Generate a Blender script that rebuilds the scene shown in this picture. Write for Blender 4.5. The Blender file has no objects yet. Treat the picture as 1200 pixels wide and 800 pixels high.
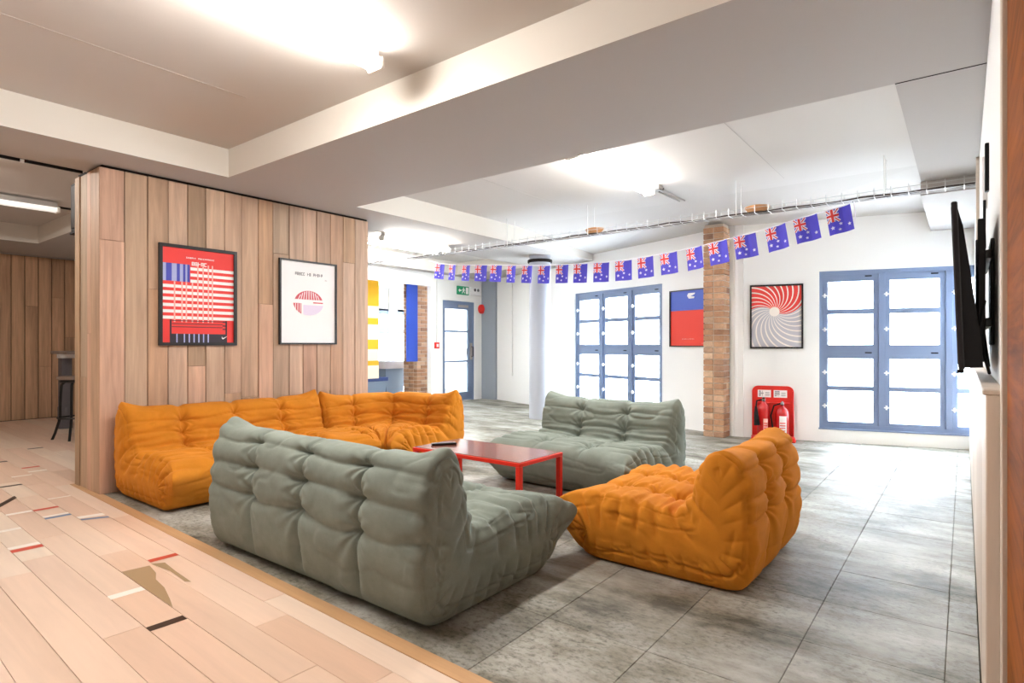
import bpy, math, random
import numpy as np
from mathutils import Vector, Matrix

S = bpy.context.scene
C = S.collection
PI = math.pi
rnd = random.Random(7)

# ------------------------------------------------------------------ camera, world, exposure
cam_d = bpy.data.cameras.new('camera')
cam_d.lens = 687 / 1200 * 36
cam_d.sensor_width = 36
cam_d.sensor_fit = 'HORIZONTAL'
cam_d.shift_y = 4 / 1200
cam_d.clip_start = 0.02
cam = bpy.data.objects.new('camera', cam_d)
C.objects.link(cam)
cam.location = (0, 0, 1.16)
cam.rotation_euler = (PI / 2, 0, -math.atan2(.7918, .6108))
S.camera = cam

WORLD_STRENGTH = 16.0
w = bpy.data.worlds.new('overcast_sky')
S.world = w
w.use_nodes = True
bg = w.node_tree.nodes['Background']
bg.inputs[0].default_value = (0.80, 0.89, 1.0, 1)
bg.inputs[1].default_value = WORLD_STRENGTH

S.view_settings.view_transform = 'Standard'
S.view_settings.look = 'None'
S.view_settings.gamma = 1
S.view_settings.use_curve_mapping = False
S.view_settings.exposure = 1.08
TUBE_STRENGTH = 50.0
WARM = (1.0, 0.955, 0.90)
NEUTRAL = (1.0, 0.985, 0.96)

# ------------------------------------------------------------------ materials
MATS = {}
def lin(c):
    """sRGB 0-255 triple to linear"""
    out = []
    for v in c:
        v = v / 255
        out.append(v / 12.92 if v <= .04045 else ((v + .055) / 1.055) ** 2.4)
    return tuple(out) + (1,)

def mat(name, rgb, rough=.6, metal=0, spec=.5, bump=0, bscale=80, vary=0, vscale=4, sheen=0, coat=0):
    if name in MATS: return MATS[name]
    m = bpy.data.materials.new(name); m.use_nodes = True
    nt = m.node_tree; b = nt.nodes['Principled BSDF']
    col = lin(rgb)
    b.inputs['Base Color'].default_value = col
    b.inputs['Roughness'].default_value = rough
    b.inputs['Metallic'].default_value = metal
    b.inputs['Specular IOR Level'].default_value = spec
    if sheen:
        b.inputs['Sheen Weight'].default_value = sheen
        b.inputs['Sheen Roughness'].default_value = .4
    if coat:
        b.inputs['Coat Weight'].default_value = coat
        b.inputs['Coat Roughness'].default_value = .1
    tc = nt.nodes.new('ShaderNodeTexCoord')
    if vary:
        n = nt.nodes.new('ShaderNodeTexNoise'); n.inputs['Scale'].default_value = vscale; n.inputs['Detail'].default_value = 5
        nt.links.new(tc.outputs['Object'], n.inputs['Vector'])
        r = nt.nodes.new('ShaderNodeValToRGB')
        r.color_ramp.elements[0].position = .3; r.color_ramp.elements[1].position = .7
        r.color_ramp.elements[0].color = tuple(c * (1 - vary) for c in col[:3]) + (1,)
        r.color_ramp.elements[1].color = tuple(min(1, c * (1 + vary)) for c in col[:3]) + (1,)
        nt.links.new(n.outputs['Fac'], r.inputs['Fac']); nt.links.new(r.outputs['Color'], b.inputs['Base Color'])
    if bump:
        n2 = nt.nodes.new('ShaderNodeTexNoise'); n2.inputs['Scale'].default_value = bscale; n2.inputs['Detail'].default_value = 4
        nt.links.new(tc.outputs['Object'], n2.inputs['Vector'])
        bp = nt.nodes.new('ShaderNodeBump'); bp.inputs['Strength'].default_value = bump; bp.inputs['Distance'].default_value = .01
        nt.links.new(n2.outputs['Fac'], bp.inputs['Height']); nt.links.new(bp.outputs['Normal'], b.inputs['Normal'])
    MATS[name] = m
    return m

def emit(name, rgb, strength):
    m = bpy.data.materials.new(name); m.use_nodes = True
    b = m.node_tree.nodes['Principled BSDF']
    b.inputs['Base Color'].default_value = (.9, .9, .9, 1)
    b.inputs['Emission Color'].default_value = tuple(rgb) + (1,)
    b.inputs['Emission Strength'].default_value = strength
    MATS[name] = m
    return m

def glass_mat(name, gloss=.06):
    m = bpy.data.materials.new(name); m.use_nodes = True
    nt = m.node_tree; nt.nodes.remove(nt.nodes['Principled BSDF'])
    out = nt.nodes['Material Output']
    t = nt.nodes.new('ShaderNodeBsdfTransparent'); t.inputs[0].default_value = (.96, .98, .98, 1)
    g = nt.nodes.new('ShaderNodeBsdfGlossy'); g.inputs['Roughness'].default_value = .03
    x = nt.nodes.new('ShaderNodeMixShader'); x.inputs[0].default_value = gloss
    nt.links.new(t.outputs[0], x.inputs[1]); nt.links.new(g.outputs[0], x.inputs[2])
    nt.links.new(x.outputs[0], out.inputs[0])
    MATS[name] = m
    return m

def wood_mat(name, tones, axis, rough=.5, grain=.35, spec=.4, gscale=1.0, coat=0, bump=.15, rot=0):
    """boards: a tone per board (object random) and grain stretched along one axis"""
    m = bpy.data.materials.new(name); m.use_nodes = True
    nt = m.node_tree; N = nt.nodes; L = nt.links; b = N['Principled BSDF']
    b.inputs['Roughness'].default_value = rough; b.inputs['Specular IOR Level'].default_value = spec
    if coat:
        b.inputs['Coat Weight'].default_value = coat; b.inputs['Coat Roughness'].default_value = .18
    oi = N.new('ShaderNodeObjectInfo'); tc = N.new('ShaderNodeTexCoord')
    ramp = N.new('ShaderNodeValToRGB'); ramp.color_ramp.interpolation = 'LINEAR'
    els = ramp.color_ramp.elements
    while len(els) < len(tones): els.new(.5)
    for i, t in enumerate(tones):
        els[i].position = i / max(1, len(tones) - 1); els[i].color = lin(t)
    L.new(oi.outputs['Random'], ramp.inputs['Fac'])
    mp = N.new('ShaderNodeMapping')
    sc = [14 * gscale] * 3; sc[axis] = .9 * gscale
    mp.inputs['Scale'].default_value = sc
    mp.inputs['Rotation'].default_value = (rot if axis == 2 else 0, rot if axis != 2 else 0, 0)
    ml = N.new('ShaderNodeMath'); ml.operation = 'MULTIPLY'; ml.inputs[1].default_value = 37
    cb = N.new('ShaderNodeCombineXYZ')
    L.new(oi.outputs['Random'], ml.inputs[0])
    for k in range(3): L.new(ml.outputs[0], cb.inputs[k])
    L.new(cb.outputs[0], mp.inputs['Location'])
    L.new(tc.outputs['Object'], mp.inputs['Vector'])
    n = N.new('ShaderNodeTexNoise'); n.inputs['Scale'].default_value = 1.6; n.inputs['Detail'].default_value = 6
    n.inputs['Roughness'].default_value = .6; n.inputs['Distortion'].default_value = .6
    L.new(mp.outputs[0], n.inputs['Vector'])
    n2 = N.new('ShaderNodeTexNoise'); n2.inputs['Scale'].default_value = .35; n2.inputs['Detail'].default_value = 3
    L.new(mp.outputs[0], n2.inputs['Vector'])
    ad = N.new('ShaderNodeMath'); ad.operation = 'ADD'; L.new(n.outputs['Fac'], ad.inputs[0]); L.new(n2.outputs['Fac'], ad.inputs[1])
    mr = N.new('ShaderNodeMapRange'); mr.inputs['From Min'].default_value = .6; mr.inputs['From Max'].default_value = 1.4
    mr.inputs['To Min'].default_value = 1 - grain; mr.inputs['To Max'].default_value = 1 + grain * .55
    L.new(ad.outputs[0], mr.inputs['Value'])
    mx = N.new('ShaderNodeMix'); mx.data_type = 'RGBA'; mx.blend_type = 'MULTIPLY'; mx.inputs['Factor'].default_value = 1
    L.new(ramp.outputs['Color'], mx.inputs[6]); L.new(mr.outputs[0], mx.inputs[7])
    L.new(mx.outputs[2], b.inputs['Base Color'])
    if bump:
        bp = N.new('ShaderNodeBump'); bp.inputs['Strength'].default_value = bump; bp.inputs['Distance'].default_value = .003
        L.new(n.outputs['Fac'], bp.inputs['Height']); L.new(bp.outputs['Normal'], b.inputs['Normal'])
    MATS[name] = m
    return m

def stone_mat(name):
    m = bpy.data.materials.new(name); m.use_nodes = True
    nt = m.node_tree; N = nt.nodes; L = nt.links; b = N['Principled BSDF']
    geo = N.new('ShaderNodeNewGeometry'); oi = N.new('ShaderNodeObjectInfo')
    mpv = N.new('ShaderNodeMapping'); mpv.inputs['Scale'].default_value = (1.9, .8, 1)
    L.new(geo.outputs['Position'], mpv.inputs['Vector'])
    big = N.new('ShaderNodeTexNoise'); big.inputs['Scale'].default_value = 1.6; big.inputs['Detail'].default_value = 8; big.inputs['Roughness'].default_value = .68
    L.new(mpv.outputs[0], big.inputs['Vector'])
    r1 = N.new('ShaderNodeValToRGB'); e = r1.color_ramp.elements
    e[0].position = .37; e[0].color = lin((82, 77, 62)); e[1].position = .66; e[1].color = lin((190, 189, 182))
    m1 = e.new(.47); m1.color = lin((138, 134, 120))
    L.new(big.outputs['Fac'], r1.inputs['Fac'])
    # fine dark pitting
    mp2 = N.new('ShaderNodeMapping'); mp2.inputs['Scale'].default_value = (34, 20, 10)
    L.new(geo.outputs['Position'], mp2.inputs['Vector'])
    fine = N.new('ShaderNodeTexNoise'); fine.inputs['Scale'].default_value = 1.5; fine.inputs['Detail'].default_value = 7; fine.inputs['Roughness'].default_value = .7
    L.new(mp2.outputs[0], fine.inputs['Vector'])
    r2 = N.new('ShaderNodeValToRGB'); e = r2.color_ramp.elements
    e[0].position = .33; e[0].color = (.30, .30, .26, 1); e[1].position = .52; e[1].color = (1, 1, 1, 1)
    L.new(fine.outputs['Fac'], r2.inputs['Fac'])
    # pitting comes in patches
    pt = N.new('ShaderNodeTexNoise'); pt.inputs['Scale'].default_value = 1.1; pt.inputs['Detail'].default_value = 4
    L.new(geo.outputs['Position'], pt.inputs['Vector'])
    r3 = N.new('ShaderNodeValToRGB'); r3.color_ramp.elements[0].position = .36; r3.color_ramp.elements[1].position = .56
    L.new(pt.outputs['Fac'], r3.inputs['Fac'])
    mx = N.new('ShaderNodeMix'); mx.data_type = 'RGBA'; mx.blend_type = 'MULTIPLY'
    L.new(r3.outputs['Color'], mx.inputs['Factor']); L.new(r1.outputs['Color'], mx.inputs[6]); L.new(r2.outputs['Color'], mx.inputs[7])
    mr = N.new('ShaderNodeMapRange'); mr.inputs['To Min'].default_value = .84; mr.inputs['To Max'].default_value = 1.1
    L.new(oi.outputs['Random'], mr.inputs['Value'])
    mx2 = N.new('ShaderNodeMix'); mx2.data_type = 'RGBA'; mx2.blend_type = 'MULTIPLY'; mx2.inputs['Factor'].default_value = 1
    L.new(mx.outputs[2], mx2.inputs[6]); L.new(mr.outputs[0], mx2.inputs[7])
    L.new(mx2.outputs[2], b.inputs['Base Color'])
    rr = N.new('ShaderNodeMapRange'); rr.inputs['To Min'].default_value = .50; rr.inputs['To Max'].default_value = .68
    L.new(fine.outputs['Fac'], rr.inputs['Value']); L.new(rr.outputs[0], b.inputs['Roughness'])
    bp = N.new('ShaderNodeBump'); bp.inputs['Strength'].default_value = .35; bp.inputs['Distance'].default_value = .004
    L.new(fine.outputs['Fac'], bp.inputs['Height']); L.new(bp.outputs['Normal'], b.inputs['Normal'])
    MATS[name] = m
    return m

def suede_mat(name, rgb, vary=.16):
    m = bpy.data.materials.new(name); m.use_nodes = True
    nt = m.node_tree; N = nt.nodes; L = nt.links; b = N['Principled BSDF']
    b.inputs['Roughness'].default_value = .92; b.inputs['Specular IOR Level'].default_value = .15
    b.inputs['Sheen Weight'].default_value = .25; b.inputs['Sheen Roughness'].default_value = .45
    col = lin(rgb)
    b.inputs['Sheen Tint'].default_value = tuple(min(1, c * 1.6 + .08) for c in col[:3]) + (1,)
    tc = N.new('ShaderNodeTexCoord')
    n = N.new('ShaderNodeTexNoise'); n.inputs['Scale'].default_value = 7; n.inputs['Detail'].default_value = 9; n.inputs['Roughness'].default_value = .7
    L.new(tc.outputs['Object'], n.inputs['Vector'])
    r = N.new('ShaderNodeValToRGB'); e = r.color_ramp.elements
    e[0].position = .3; e[0].color = tuple(c * (1 - vary) for c in col[:3]) + (1,)
    e[1].position = .7; e[1].color = tuple(min(1, c * (1 + vary)) for c in col[:3]) + (1,)
    L.new(n.outputs['Fac'], r.inputs['Fac']); L.new(r.outputs['Color'], b.inputs['Base Color'])
    n2 = N.new('ShaderNodeTexNoise'); n2.inputs['Scale'].default_value = 160; n2.inputs['Detail'].default_value = 3
    L.new(tc.outputs['Object'], n2.inputs['Vector'])
    bp = N.new('ShaderNodeBump'); bp.inputs['Strength'].default_value = .12; bp.inputs['Distance'].default_value = .004
    L.new(n2.outputs['Fac'], bp.inputs['Height']); L.new(bp.outputs['Normal'], b.inputs['Normal'])
    MATS[name] = m
    return m

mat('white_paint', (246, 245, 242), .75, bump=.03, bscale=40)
mat('recess_lit', (200, 195, 190), .85)  # recess tops kept paler than the soffits, lamp light put into the colour
mat('beam_lit', (222, 217, 208), .8)  # upright beam faces palest, direct tube light put into the colour
mat('ceiling_shaded', (176, 170, 165), .85, bump=.02, bscale=30)  # soffits greyed, their shade put into the colour
mat('grey_paint', (150, 158, 168), .6)
mat('column_paint', (182, 186, 196), .6)
mat('black', (9, 9, 11), .5, spec=.25)
mat('black_metal', (22, 21, 20), .45, metal=.3)
mat('black_frame', (26, 23, 24), .4)
mat('black_plastic', (8, 8, 12), .3)
mat('screen', (6, 6, 9), .12, spec=.6)
mat('blue_frame', (118, 134, 164), .45)
mat('latch_white', (245, 245, 245), .35)
mat('red_steel', (226, 42, 22), .38)
mat('table_top', (150, 84, 66), .22, spec=.55, coat=.5)
mat('red_plastic', (222, 36, 26), .4)
mat('red_enamel', (196, 22, 24), .25, coat=.4)
mat('label_white', (243, 238, 236), .5)
mat('label_grey', (126, 118, 124), .5)
mat('chrome', (190, 190, 194), .25, metal=1)
mat('steel_wire', (196, 196, 196), .4, metal=.5)
mat('cable_dark', (58, 48, 44), .6)
mat('cable_tan', (190, 140, 96), .6)
mat('cable_white', (226, 224, 220), .5)
mat('gap_dark', (30, 22, 17), .9)
mat('exit_green', (18, 152, 104), .5)
mat('bin_grey', (118, 132, 150), .55)
mat('bin_lid', (172, 166, 168), .55)
mat('bin_blue', (54, 74, 128), .5)
mat('paper_white', (244, 242, 241), .6)
mat('paper_red', (233, 58, 52), .55)
mat('paper_blue', (64, 72, 176), .55)
mat('paper_paleblue', (168, 176, 220), .55)
mat('paper_black', (44, 36, 48), .55)
mat('paper_dark', (92, 88, 92), .55)
mat('paper_pink', (206, 84, 96), .55)
mat('paper_lilac', (226, 214, 232), .55)
mat('paper_skyblue', (72, 98, 200), .5)
mat('paper_orange', (238, 62, 40), .55)
mat('flag_blue', (92, 84, 190), .8)
mat('flag_white', (240, 236, 240), .8)
mat('flag_red', (222, 70, 62), .8)
mat('banner_yellow', (244, 204, 62), .7)
mat('banner_cream', (250, 238, 218), .7)
mat('banner_blue', (72, 106, 206), .7)
mat('mortar', (206, 190, 172), .9, bump=.2, bscale=90)
wood_mat('brick', [(172, 128, 98), (214, 172, 138), (194, 148, 114), (222, 188, 158), (160, 120, 96)], 0, .9, .3, bump=.5, gscale=2)
wood_mat('clad_wood', [(176, 146, 116), (212, 172, 148), (188, 152, 118), (212, 180, 156), (178, 150, 122), (204, 168, 142), (172, 150, 126), (206, 164, 138)], 2, .62, .46)
wood_mat('clad_wood_far', [(196, 158, 124), (210, 170, 136), (188, 150, 118), (214, 178, 144)], 2, .6, .5)
wood_mat('floor_wood', [(227, 194, 170), (244, 226, 206), (231, 198, 176), (242, 220, 200), (223, 187, 161), (238, 210, 188), (229, 196, 174)], 1, .34, .12, coat=.25, bump=.05)
wood_mat('trim_wood', [(196, 154, 110), (204, 160, 116)], 1, .4, .22, coat=.2, bump=.05)
wood_mat('brown_wood', [(138, 76, 24), (152, 88, 32)], 0, .85, .6, spec=.08, gscale=1.6, rot=.6)
wood_mat('pale_timber', [(206, 190, 174), (222, 208, 194)], 2, .55, .26)
wood_mat('seat_wood', [(110, 80, 56)], 0, .5, .4)
mat('stain_brown', (164, 136, 100), .5)
mat('line_red', (206, 78, 54), .4); mat('line_white', (248, 240, 230), .4); mat('line_blue', (112, 142, 174), .4); mat('line_dark', (58, 42, 30), .4)
stone_mat('stone_tile')
mat('grout', (112, 110, 100), .9)
suede_mat('grey_suede', (130, 138, 129), .14)
suede_mat('orange_suede', (202, 127, 38), .09)
def thin_cloth(name):
    m = MATS[name]; nt = m.node_tree; b = nt.nodes['Principled BSDF']; out = nt.nodes['Material Output']
    t = nt.nodes.new('ShaderNodeBsdfTranslucent'); t.inputs[0].default_value = b.inputs['Base Color'].default_value
    x = nt.nodes.new('ShaderNodeMixShader'); x.inputs[0].default_value = .45
    nt.links.new(b.outputs[0], x.inputs[1]); nt.links.new(t.outputs[0], x.inputs[2]); nt.links.new(x.outputs[0], out.inputs[0])
for q in ('flag_blue', 'flag_white', 'flag_red', 'banner_yellow', 'banner_cream', 'banner_blue'): thin_cloth(q)
glass_mat('pane_glass')
emit('tube_warm', WARM, TUBE_STRENGTH)
emit('tube_neutral', NEUTRAL, TUBE_STRENGTH)
emit('tube_dim', WARM, .3)
mat('fitting_white', (228, 224, 216), .45)
mat('fitting_grey', (170, 164, 158), .5)

# ------------------------------------------------------------------ helpers
class MB:
    def __init__(s): s.v = []; s.f = []; s.m = []
    def quad(s, pts, mi=0):
        n = len(s.v); s.v += [tuple(p) for p in pts]; s.f.append(tuple(range(n, n + len(pts)))); s.m.append(mi); return s
    def box(s, x0, x1, y0, y1, z0, z1, M=None, mi=0):
        n = len(s.v)
        p = [(x0, y0, z0), (x1, y0, z0), (x1, y1, z0), (x0, y1, z0), (x0, y0, z1), (x1, y0, z1), (x1, y1, z1), (x0, y1, z1)]
        if M is not None: p = [tuple(M @ Vector(q)) for q in p]
        s.v += p
        for f in ((0, 3, 2, 1), (4, 5, 6, 7), (0, 1, 5, 4), (1, 2, 6, 5), (2, 3, 7, 6), (3, 0, 4, 7)):
            s.f.append(tuple(n + i for i in f)); s.m.append(mi)
        return s
    def cbox(s, x0, x1, y0, y1, z0, z1, c=.004, M=None, mi=0):
        """box whose edges are chamfered by c"""
        n = len(s.v); p = []
        for (x, sx) in ((x0, 1), (x1, -1)):
            for (y, sy) in ((y0, 1), (y1, -1)):
                for (z, sz) in ((z0, 1), (z1, -1)):
                    p += [(x, y + sy * c, z + sz * c), (x + sx * c, y, z + sz * c), (x + sx * c, y + sy * c, z)]
        if M is not None: p = [tuple(M @ Vector(q)) for q in p]
        s.v += p
        def i(a, b, d, k): return n + (a * 4 + b * 2 + d) * 3 + k
        F = []
        for a in (0, 1): F.append([i(a, 0, 0, 0), i(a, 1, 0, 0), i(a, 1, 1, 0), i(a, 0, 1, 0)][::(-1 if a == 0 else 1)])
        for b in (0, 1): F.append([i(0, b, 0, 1), i(1, b, 0, 1), i(1, b, 1, 1), i(0, b, 1, 1)][::(1 if b == 0 else -1)])
        for d in (0, 1): F.append([i(0, 0, d, 2), i(1, 0, d, 2), i(1, 1, d, 2), i(0, 1, d, 2)][::(-1 if d == 0 else 1)])
        for b in (0, 1):
            for d in (0, 1): F.append([i(0, b, d, 1), i(1, b, d, 1), i(1, b, d, 2), i(0, b, d, 2)])
        for a in (0, 1):
            for d in (0, 1): F.append([i(a, 0, d, 0), i(a, 1, d, 0), i(a, 1, d, 2), i(a, 0, d, 2)])
        for a in (0, 1):
            for b in (0, 1): F.append([i(a, b, 0, 0), i(a, b, 1, 0), i(a, b, 1, 1), i(a, b, 0, 1)])
        for a in (0, 1):
            for b in (0, 1):
                for d in (0, 1): F.append([i(a, b, d, 0), i(a, b, d, 1), i(a, b, d, 2)])
        for f in F: s.f.append(tuple(f)); s.m.append(mi)
        return s
    def tube(s, pts, r, n=8, closed=False, mi=0, cap=True):
        pts = [Vector(p) for p in pts]; k = len(pts); base = len(s.v)
        rs = r if isinstance(r, (list, tuple)) else [r] * k
        up = None
        for i, p in enumerate(pts):
            if closed: t = pts[(i + 1) % k] - pts[i - 1]
            else: t = pts[min(i + 1, k - 1)] - pts[max(i - 1, 0)]
            t.normalize()
            if up is None:
                up = Vector((0, 0, 1)) if abs(t.z) < .9 else Vector((1, 0, 0))
            x = t.cross(up)
            if x.length < 1e-5: x = t.orthogonal()
            x.normalize(); up = x.cross(t).normalized()
            for j in range(n):
                a = 2 * PI * j / n
                s.v.append(tuple(p + (x * math.cos(a) + up * math.sin(a)) * rs[i]))
        for i in range(k if closed else k - 1):
            for j in range(n):
                a = base + i * n + j; b = base + i * n + (j + 1) % n
                c = base + ((i + 1) % k) * n + (j + 1) % n; d = base + ((i + 1) % k) * n + j
                s.f.append((a, b, c, d)); s.m.append(mi)
        if cap and not closed:
            s.f.append(tuple(base + j for j in range(n))[::-1]); s.m.append(mi)
            s.f.append(tuple(base + (k - 1) * n + j for j in range(n))); s.m.append(mi)
        return s
    def lathe(s, prof, n=24, c=(0, 0, 0), mi=0):
        """prof: list of (r, z)"""
        base = len(s.v)
        for (r, z) in prof:
            for j in range(n):
                a = 2 * PI * j / n
                s.v.append((c[0] + r * math.cos(a), c[1] + r * math.sin(a), c[2] + z))
        for i in range(len(prof) - 1):
            for j in range(n):
                s.f.append((base + i * n + j, base + i * n + (j + 1) % n, base + (i + 1) * n + (j + 1) % n, base + (i + 1) * n + j)); s.m.append(mi)
        s.f.append(tuple(base + j for j in range(n))[::-1]); s.m.append(mi)
        s.f.append(tuple(base + (len(prof) - 1) * n + j for j in range(n))); s.m.append(mi)
        return s
    def prism(s, poly, y0, y1, mi=0):
        """poly in x,z; extruded along y"""
        n = len(s.v); k = len(poly)
        s.v += [(x, y0, z) for x, z in poly] + [(x, y1, z) for x, z in poly]
        s.f.append(tuple(range(n, n + k))); s.m.append(mi)
        s.f.append(tuple(range(n + k, n + 2 * k))[::-1]); s.m.append(mi)
        for i in range(k):
            j = (i + 1) % k
            s.f.append((n + i, n + k + i, n + k + j, n + j)); s.m.append(mi)
        return s
    def mesh(s, name, mats, smooth=False):
        me = bpy.data.meshes.new(name); me.from_pydata(s.v, [], s.f)
        if not isinstance(mats, (list, tuple)): mats = [mats]
        for k in mats: me.materials.append(MATS[k])
        if len(mats) > 1: me.polygons.foreach_set('material_index', s.m)
        if smooth:
            me.polygons.foreach_set('use_smooth', [True] * len(me.polygons))
            me.set_sharp_from_angle(angle=math.radians(40))
        me.update(); return me
    def build(s, name, mats, parent=None, smooth=False):
        return link(name, s.mesh(name, mats, smooth), parent)

def link(name, me, parent=None):
    o = bpy.data.objects.new(name, me); C.objects.link(o)
    if parent is not None: o.parent = parent
    return o
def tag(o, label, cat, group=None):
    o['label'] = label; o['category'] = cat
    if group: o['group'] = group
    return o
def empty(name, loc=(0, 0, 0), rz=0):
    o = bpy.data.objects.new(name, None); C.objects.link(o); o.empty_display_size = .1
    o.location = loc; o.rotation_euler = (0, 0, rz); return o
def thing(name, label, cat, loc=(0, 0, 0), rz=0, group=None):
    return tag(empty(name, loc, rz), label, cat, group)
def struct(o): o['kind'] = 'structure'; return o
def copy_tree(o, parent=None):
    c = o.copy(); C.objects.link(c)
    if parent is not None: c.parent = parent
    for ch in list(o.children): copy_tree(ch, c)
    return c

# ------------------------------------------------------------------ room constants
SOFFIT = 2.565; CEIL = 2.80
HINGE = (7.61, 2.30)
def nrm(x, y):
    l = math.hypot(x, y); return (x / l, y / l)
DL = nrm(.37, 1); DR = nrm(.267, -1)
WV = 5.30           # front face of timber wall
RW = -.09           # right wall plane

# ------------------------------------------------------------------ floors
def plan_slab(mb, pts, z0, z1):
    n = len(mb.v); k = len(pts)
    mb.v += [(x, y, z0) for x, y in pts] + [(x, y, z1) for x, y in pts]
    mb.f.append(tuple(range(n, n + k))[::-1]); mb.m.append(0)
    mb.f.append(tuple(range(n + k, n + 2 * k))); mb.m.append(0)
    for i in range(k):
        j = (i + 1) % k; mb.f.append((n + i, n + j, n + k + j, n + k + i)); mb.m.append(0)
    return mb
def facade_u(v):
    return HINGE[0] + (.37 * (v - HINGE[1]) if v > HINGE[1] else .267 * (HINGE[1] - v))
OUT = .25
FOOT_HI = [(facade_u(-.3) + OUT, -.3), (HINGE[0] + OUT, HINGE[1]), (facade_u(4.9) + OUT, 4.9), (facade_u(8.25) + OUT, 8.25)]
fl = struct(plan_slab(MB(), [(-2.7, -2.7), (1.1, -2.7), (1.1, -.3)] + FOOT_HI + [(11.5, 8.25), (11.5, 11.8), (-2.7, 11.8)], -.2, -.012).build('floor', 'grout'))
# timber planks
x_rows = [-2.6 + .1435 * k for k in range(0, 0)]
rows = []
x = 1.425
while x > .2: rows.append((x - .1435, x)); x -= .1435
plank_runs = [(a, b, .9, 11.55) for a, b in rows] + [(1.425, 1.53, -.04, 5.9)]
x = 1.425
k = 0
while x < 3.5:
    plank_runs.append((x, min(x + .1435, 3.58), 5.90, 11.55)); x += .1435
for (a, b, v0, v1) in plank_runs:
    v = v0 - rnd.random() * .9
    while v < v1:
        ln = rnd.choice([.7, 1.0, 1.3, 1.6, 1.9]) * (1 if v < 6 else 1.4)
        s0, s1 = max(v, v0), min(v + ln, v1)
        if s1 - s0 > .02:
            o = MB().cbox(a + .0007, b - .0007, s0 + .0008, s1 - .0008, -.012, rnd.uniform(-.0006, .0004), .0012)
            o.build('plank', 'floor_wood', fl)
        v += ln
# rest of the timber floor outside the picture
MB().box(-2.6, rows[-1][0] - .0007, -2.6, 11.55, -.012, -.0002).build('plank_field', 'floor_wood', fl)
MB().box(rows[-1][0], 1.425, -2.6, .899, -.012, -.0002).build('plank_field', 'floor_wood', fl)
MB().cbox(1.5307, 1.60, -.04, 5.89, -.012, .0012, .0015).build('threshold_strip', 'trim_wood', fl)
# stone tiles
TP = .45
us = [1.535] + [2.07 + TP * k for k in range(0, 15)]
vs = [-.045] + [.054 + TP * k for k in range(0, 13)]
for i in range(len(us) - 1):
    for j in range(len(vs) - 1):
        u0, u1, v0, v1 = us[i], us[i + 1], vs[j], vs[j + 1]
        if j == 0: v0 = -.045
        if u0 > min(facade_u(v0), facade_u(v1)) - .02: continue
        u1c = min(u1, min(facade_u(v0), facade_u(v1)) + .1)
        g = .0009
        MB().cbox(u0 + g, u1c - g, v0 + g, v1 - g, -.012, rnd.uniform(-.0006, .0004), .0014).build('tile', 'stone_tile', fl)
plan_slab(MB(), [(3.605, vs[-1] + .001), (facade_u(vs[-1]) + .2, vs[-1] + .001), (facade_u(8.28) + .2, 8.28), (3.605, 8.28)], -.012, -.0002).build('tile_field', 'stone_tile', fl)
MB().box(3.6, 11.4, 8.282, 11.59, -.012, -.0006).build('tile_field', 'stone_tile', fl)
# coloured court-line offcuts in the reclaimed boards
def stripe(u0, u1, v, wv, m, skew=0):
    mb = MB(); z = .0011
    mb.quad([(u0, v - wv / 2, z), (u1, v + skew - wv / 2, z), (u1, v + skew + wv / 2, z), (u0, v + wv / 2, z)])
    mb.quad([(u0, v - wv / 2, -.001), (u0, v + wv / 2, -.001), (u1, v + skew + wv / 2, -.001), (u1, v + skew - wv / 2, -.001)])
    return mb.build('painted_line', m, fl)
stripe(1.283, 1.424, 3.455, .05, 'line_red')
stripe(.994, 1.134, 2.622, .05, 'line_dark')
stripe(.994, 1.134, 3.09, .055, 'line_white')
stripe(.850, .992, 4.21, .06, 'line_red'); stripe(.850, .992, 4.28, .05, 'line_white')
stripe(1.138, 1.280, 5.14, .05, 'line_red')
stripe(1.138, 1.280, 4.84, .045, 'line_blue'); stripe(1.138, 1.280, 4.895, .04, 'line_white')
stripe(1.283, 1.424, 4.70, .07, 'line_white', -.03); stripe(1.283, 1.424, 4.63, .04, 'line_blue', -.06)
stripe(1.138, 1.280, 6.20, .05, 'line_dark'); stripe(.994, 1.136, 6.22, .05, 'line_dark')
stripe(1.0, 1.15, 5.46, .09, 'line_dark', .26)
stripe(.994, 1.134, 5.15, .05, 'line_white'); stripe(1.283, 1.424, 5.44, .03, 'line_white')
stripe(.850, .992, 4.72, .05, 'line_white')
stripe(1.43, 1.566, 7.0, .06, 'line_red'); stripe(1.43, 1.566, 6.75, .05, 'line_white'); stripe(1.283, 1.424, 6.6, .04, 'line_white')
stripe(1.72, 1.86, 8.25, .06, 'line_dark'); stripe(1.283, 1.424, 7.55, .07, 'line_dark')
stripe(1.138, 1.28, 8.6, .07, 'line_dark'); stripe(.994, 1.134, 9.3, .1, 'line_dark')
st = MB()
z = .0012
st.quad([(1.139, 3.40, z), (1.139, 2.76, z), (1.165, 2.86, z), (1.20, 3.02, z), (1.212, 3.16, z), (1.245, 3.25, z), (1.262, 3.385, z)][::1])
st.build('worn_patch', 'stain_brown', fl)
st = MB()
st.quad([(1.288, 3.40, z), (1.275, 3.40, z), (1.30, 3.22, z), (1.292, 3.02, z), (1.31, 2.99, z), (1.318, 3.2, z), (1.33, 3.37, z)][::1])
st.build('worn_patch', 'stain_brown', fl)

# the reclaimed boards are laid a degree and a half off the walls and stand a little proud of the stone
RB = Matrix.Translation((1.138, 3.0, .0032)) @ Matrix.Rotation(-.028, 4, 'Z') @ Matrix.Translation((-1.138, -3.0, 0))
for o in fl.children:
    if o.name.split('.')[0] in ('plank', 'painted_line', 'worn_patch', 'threshold_strip'): o.matrix_world = RB

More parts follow.
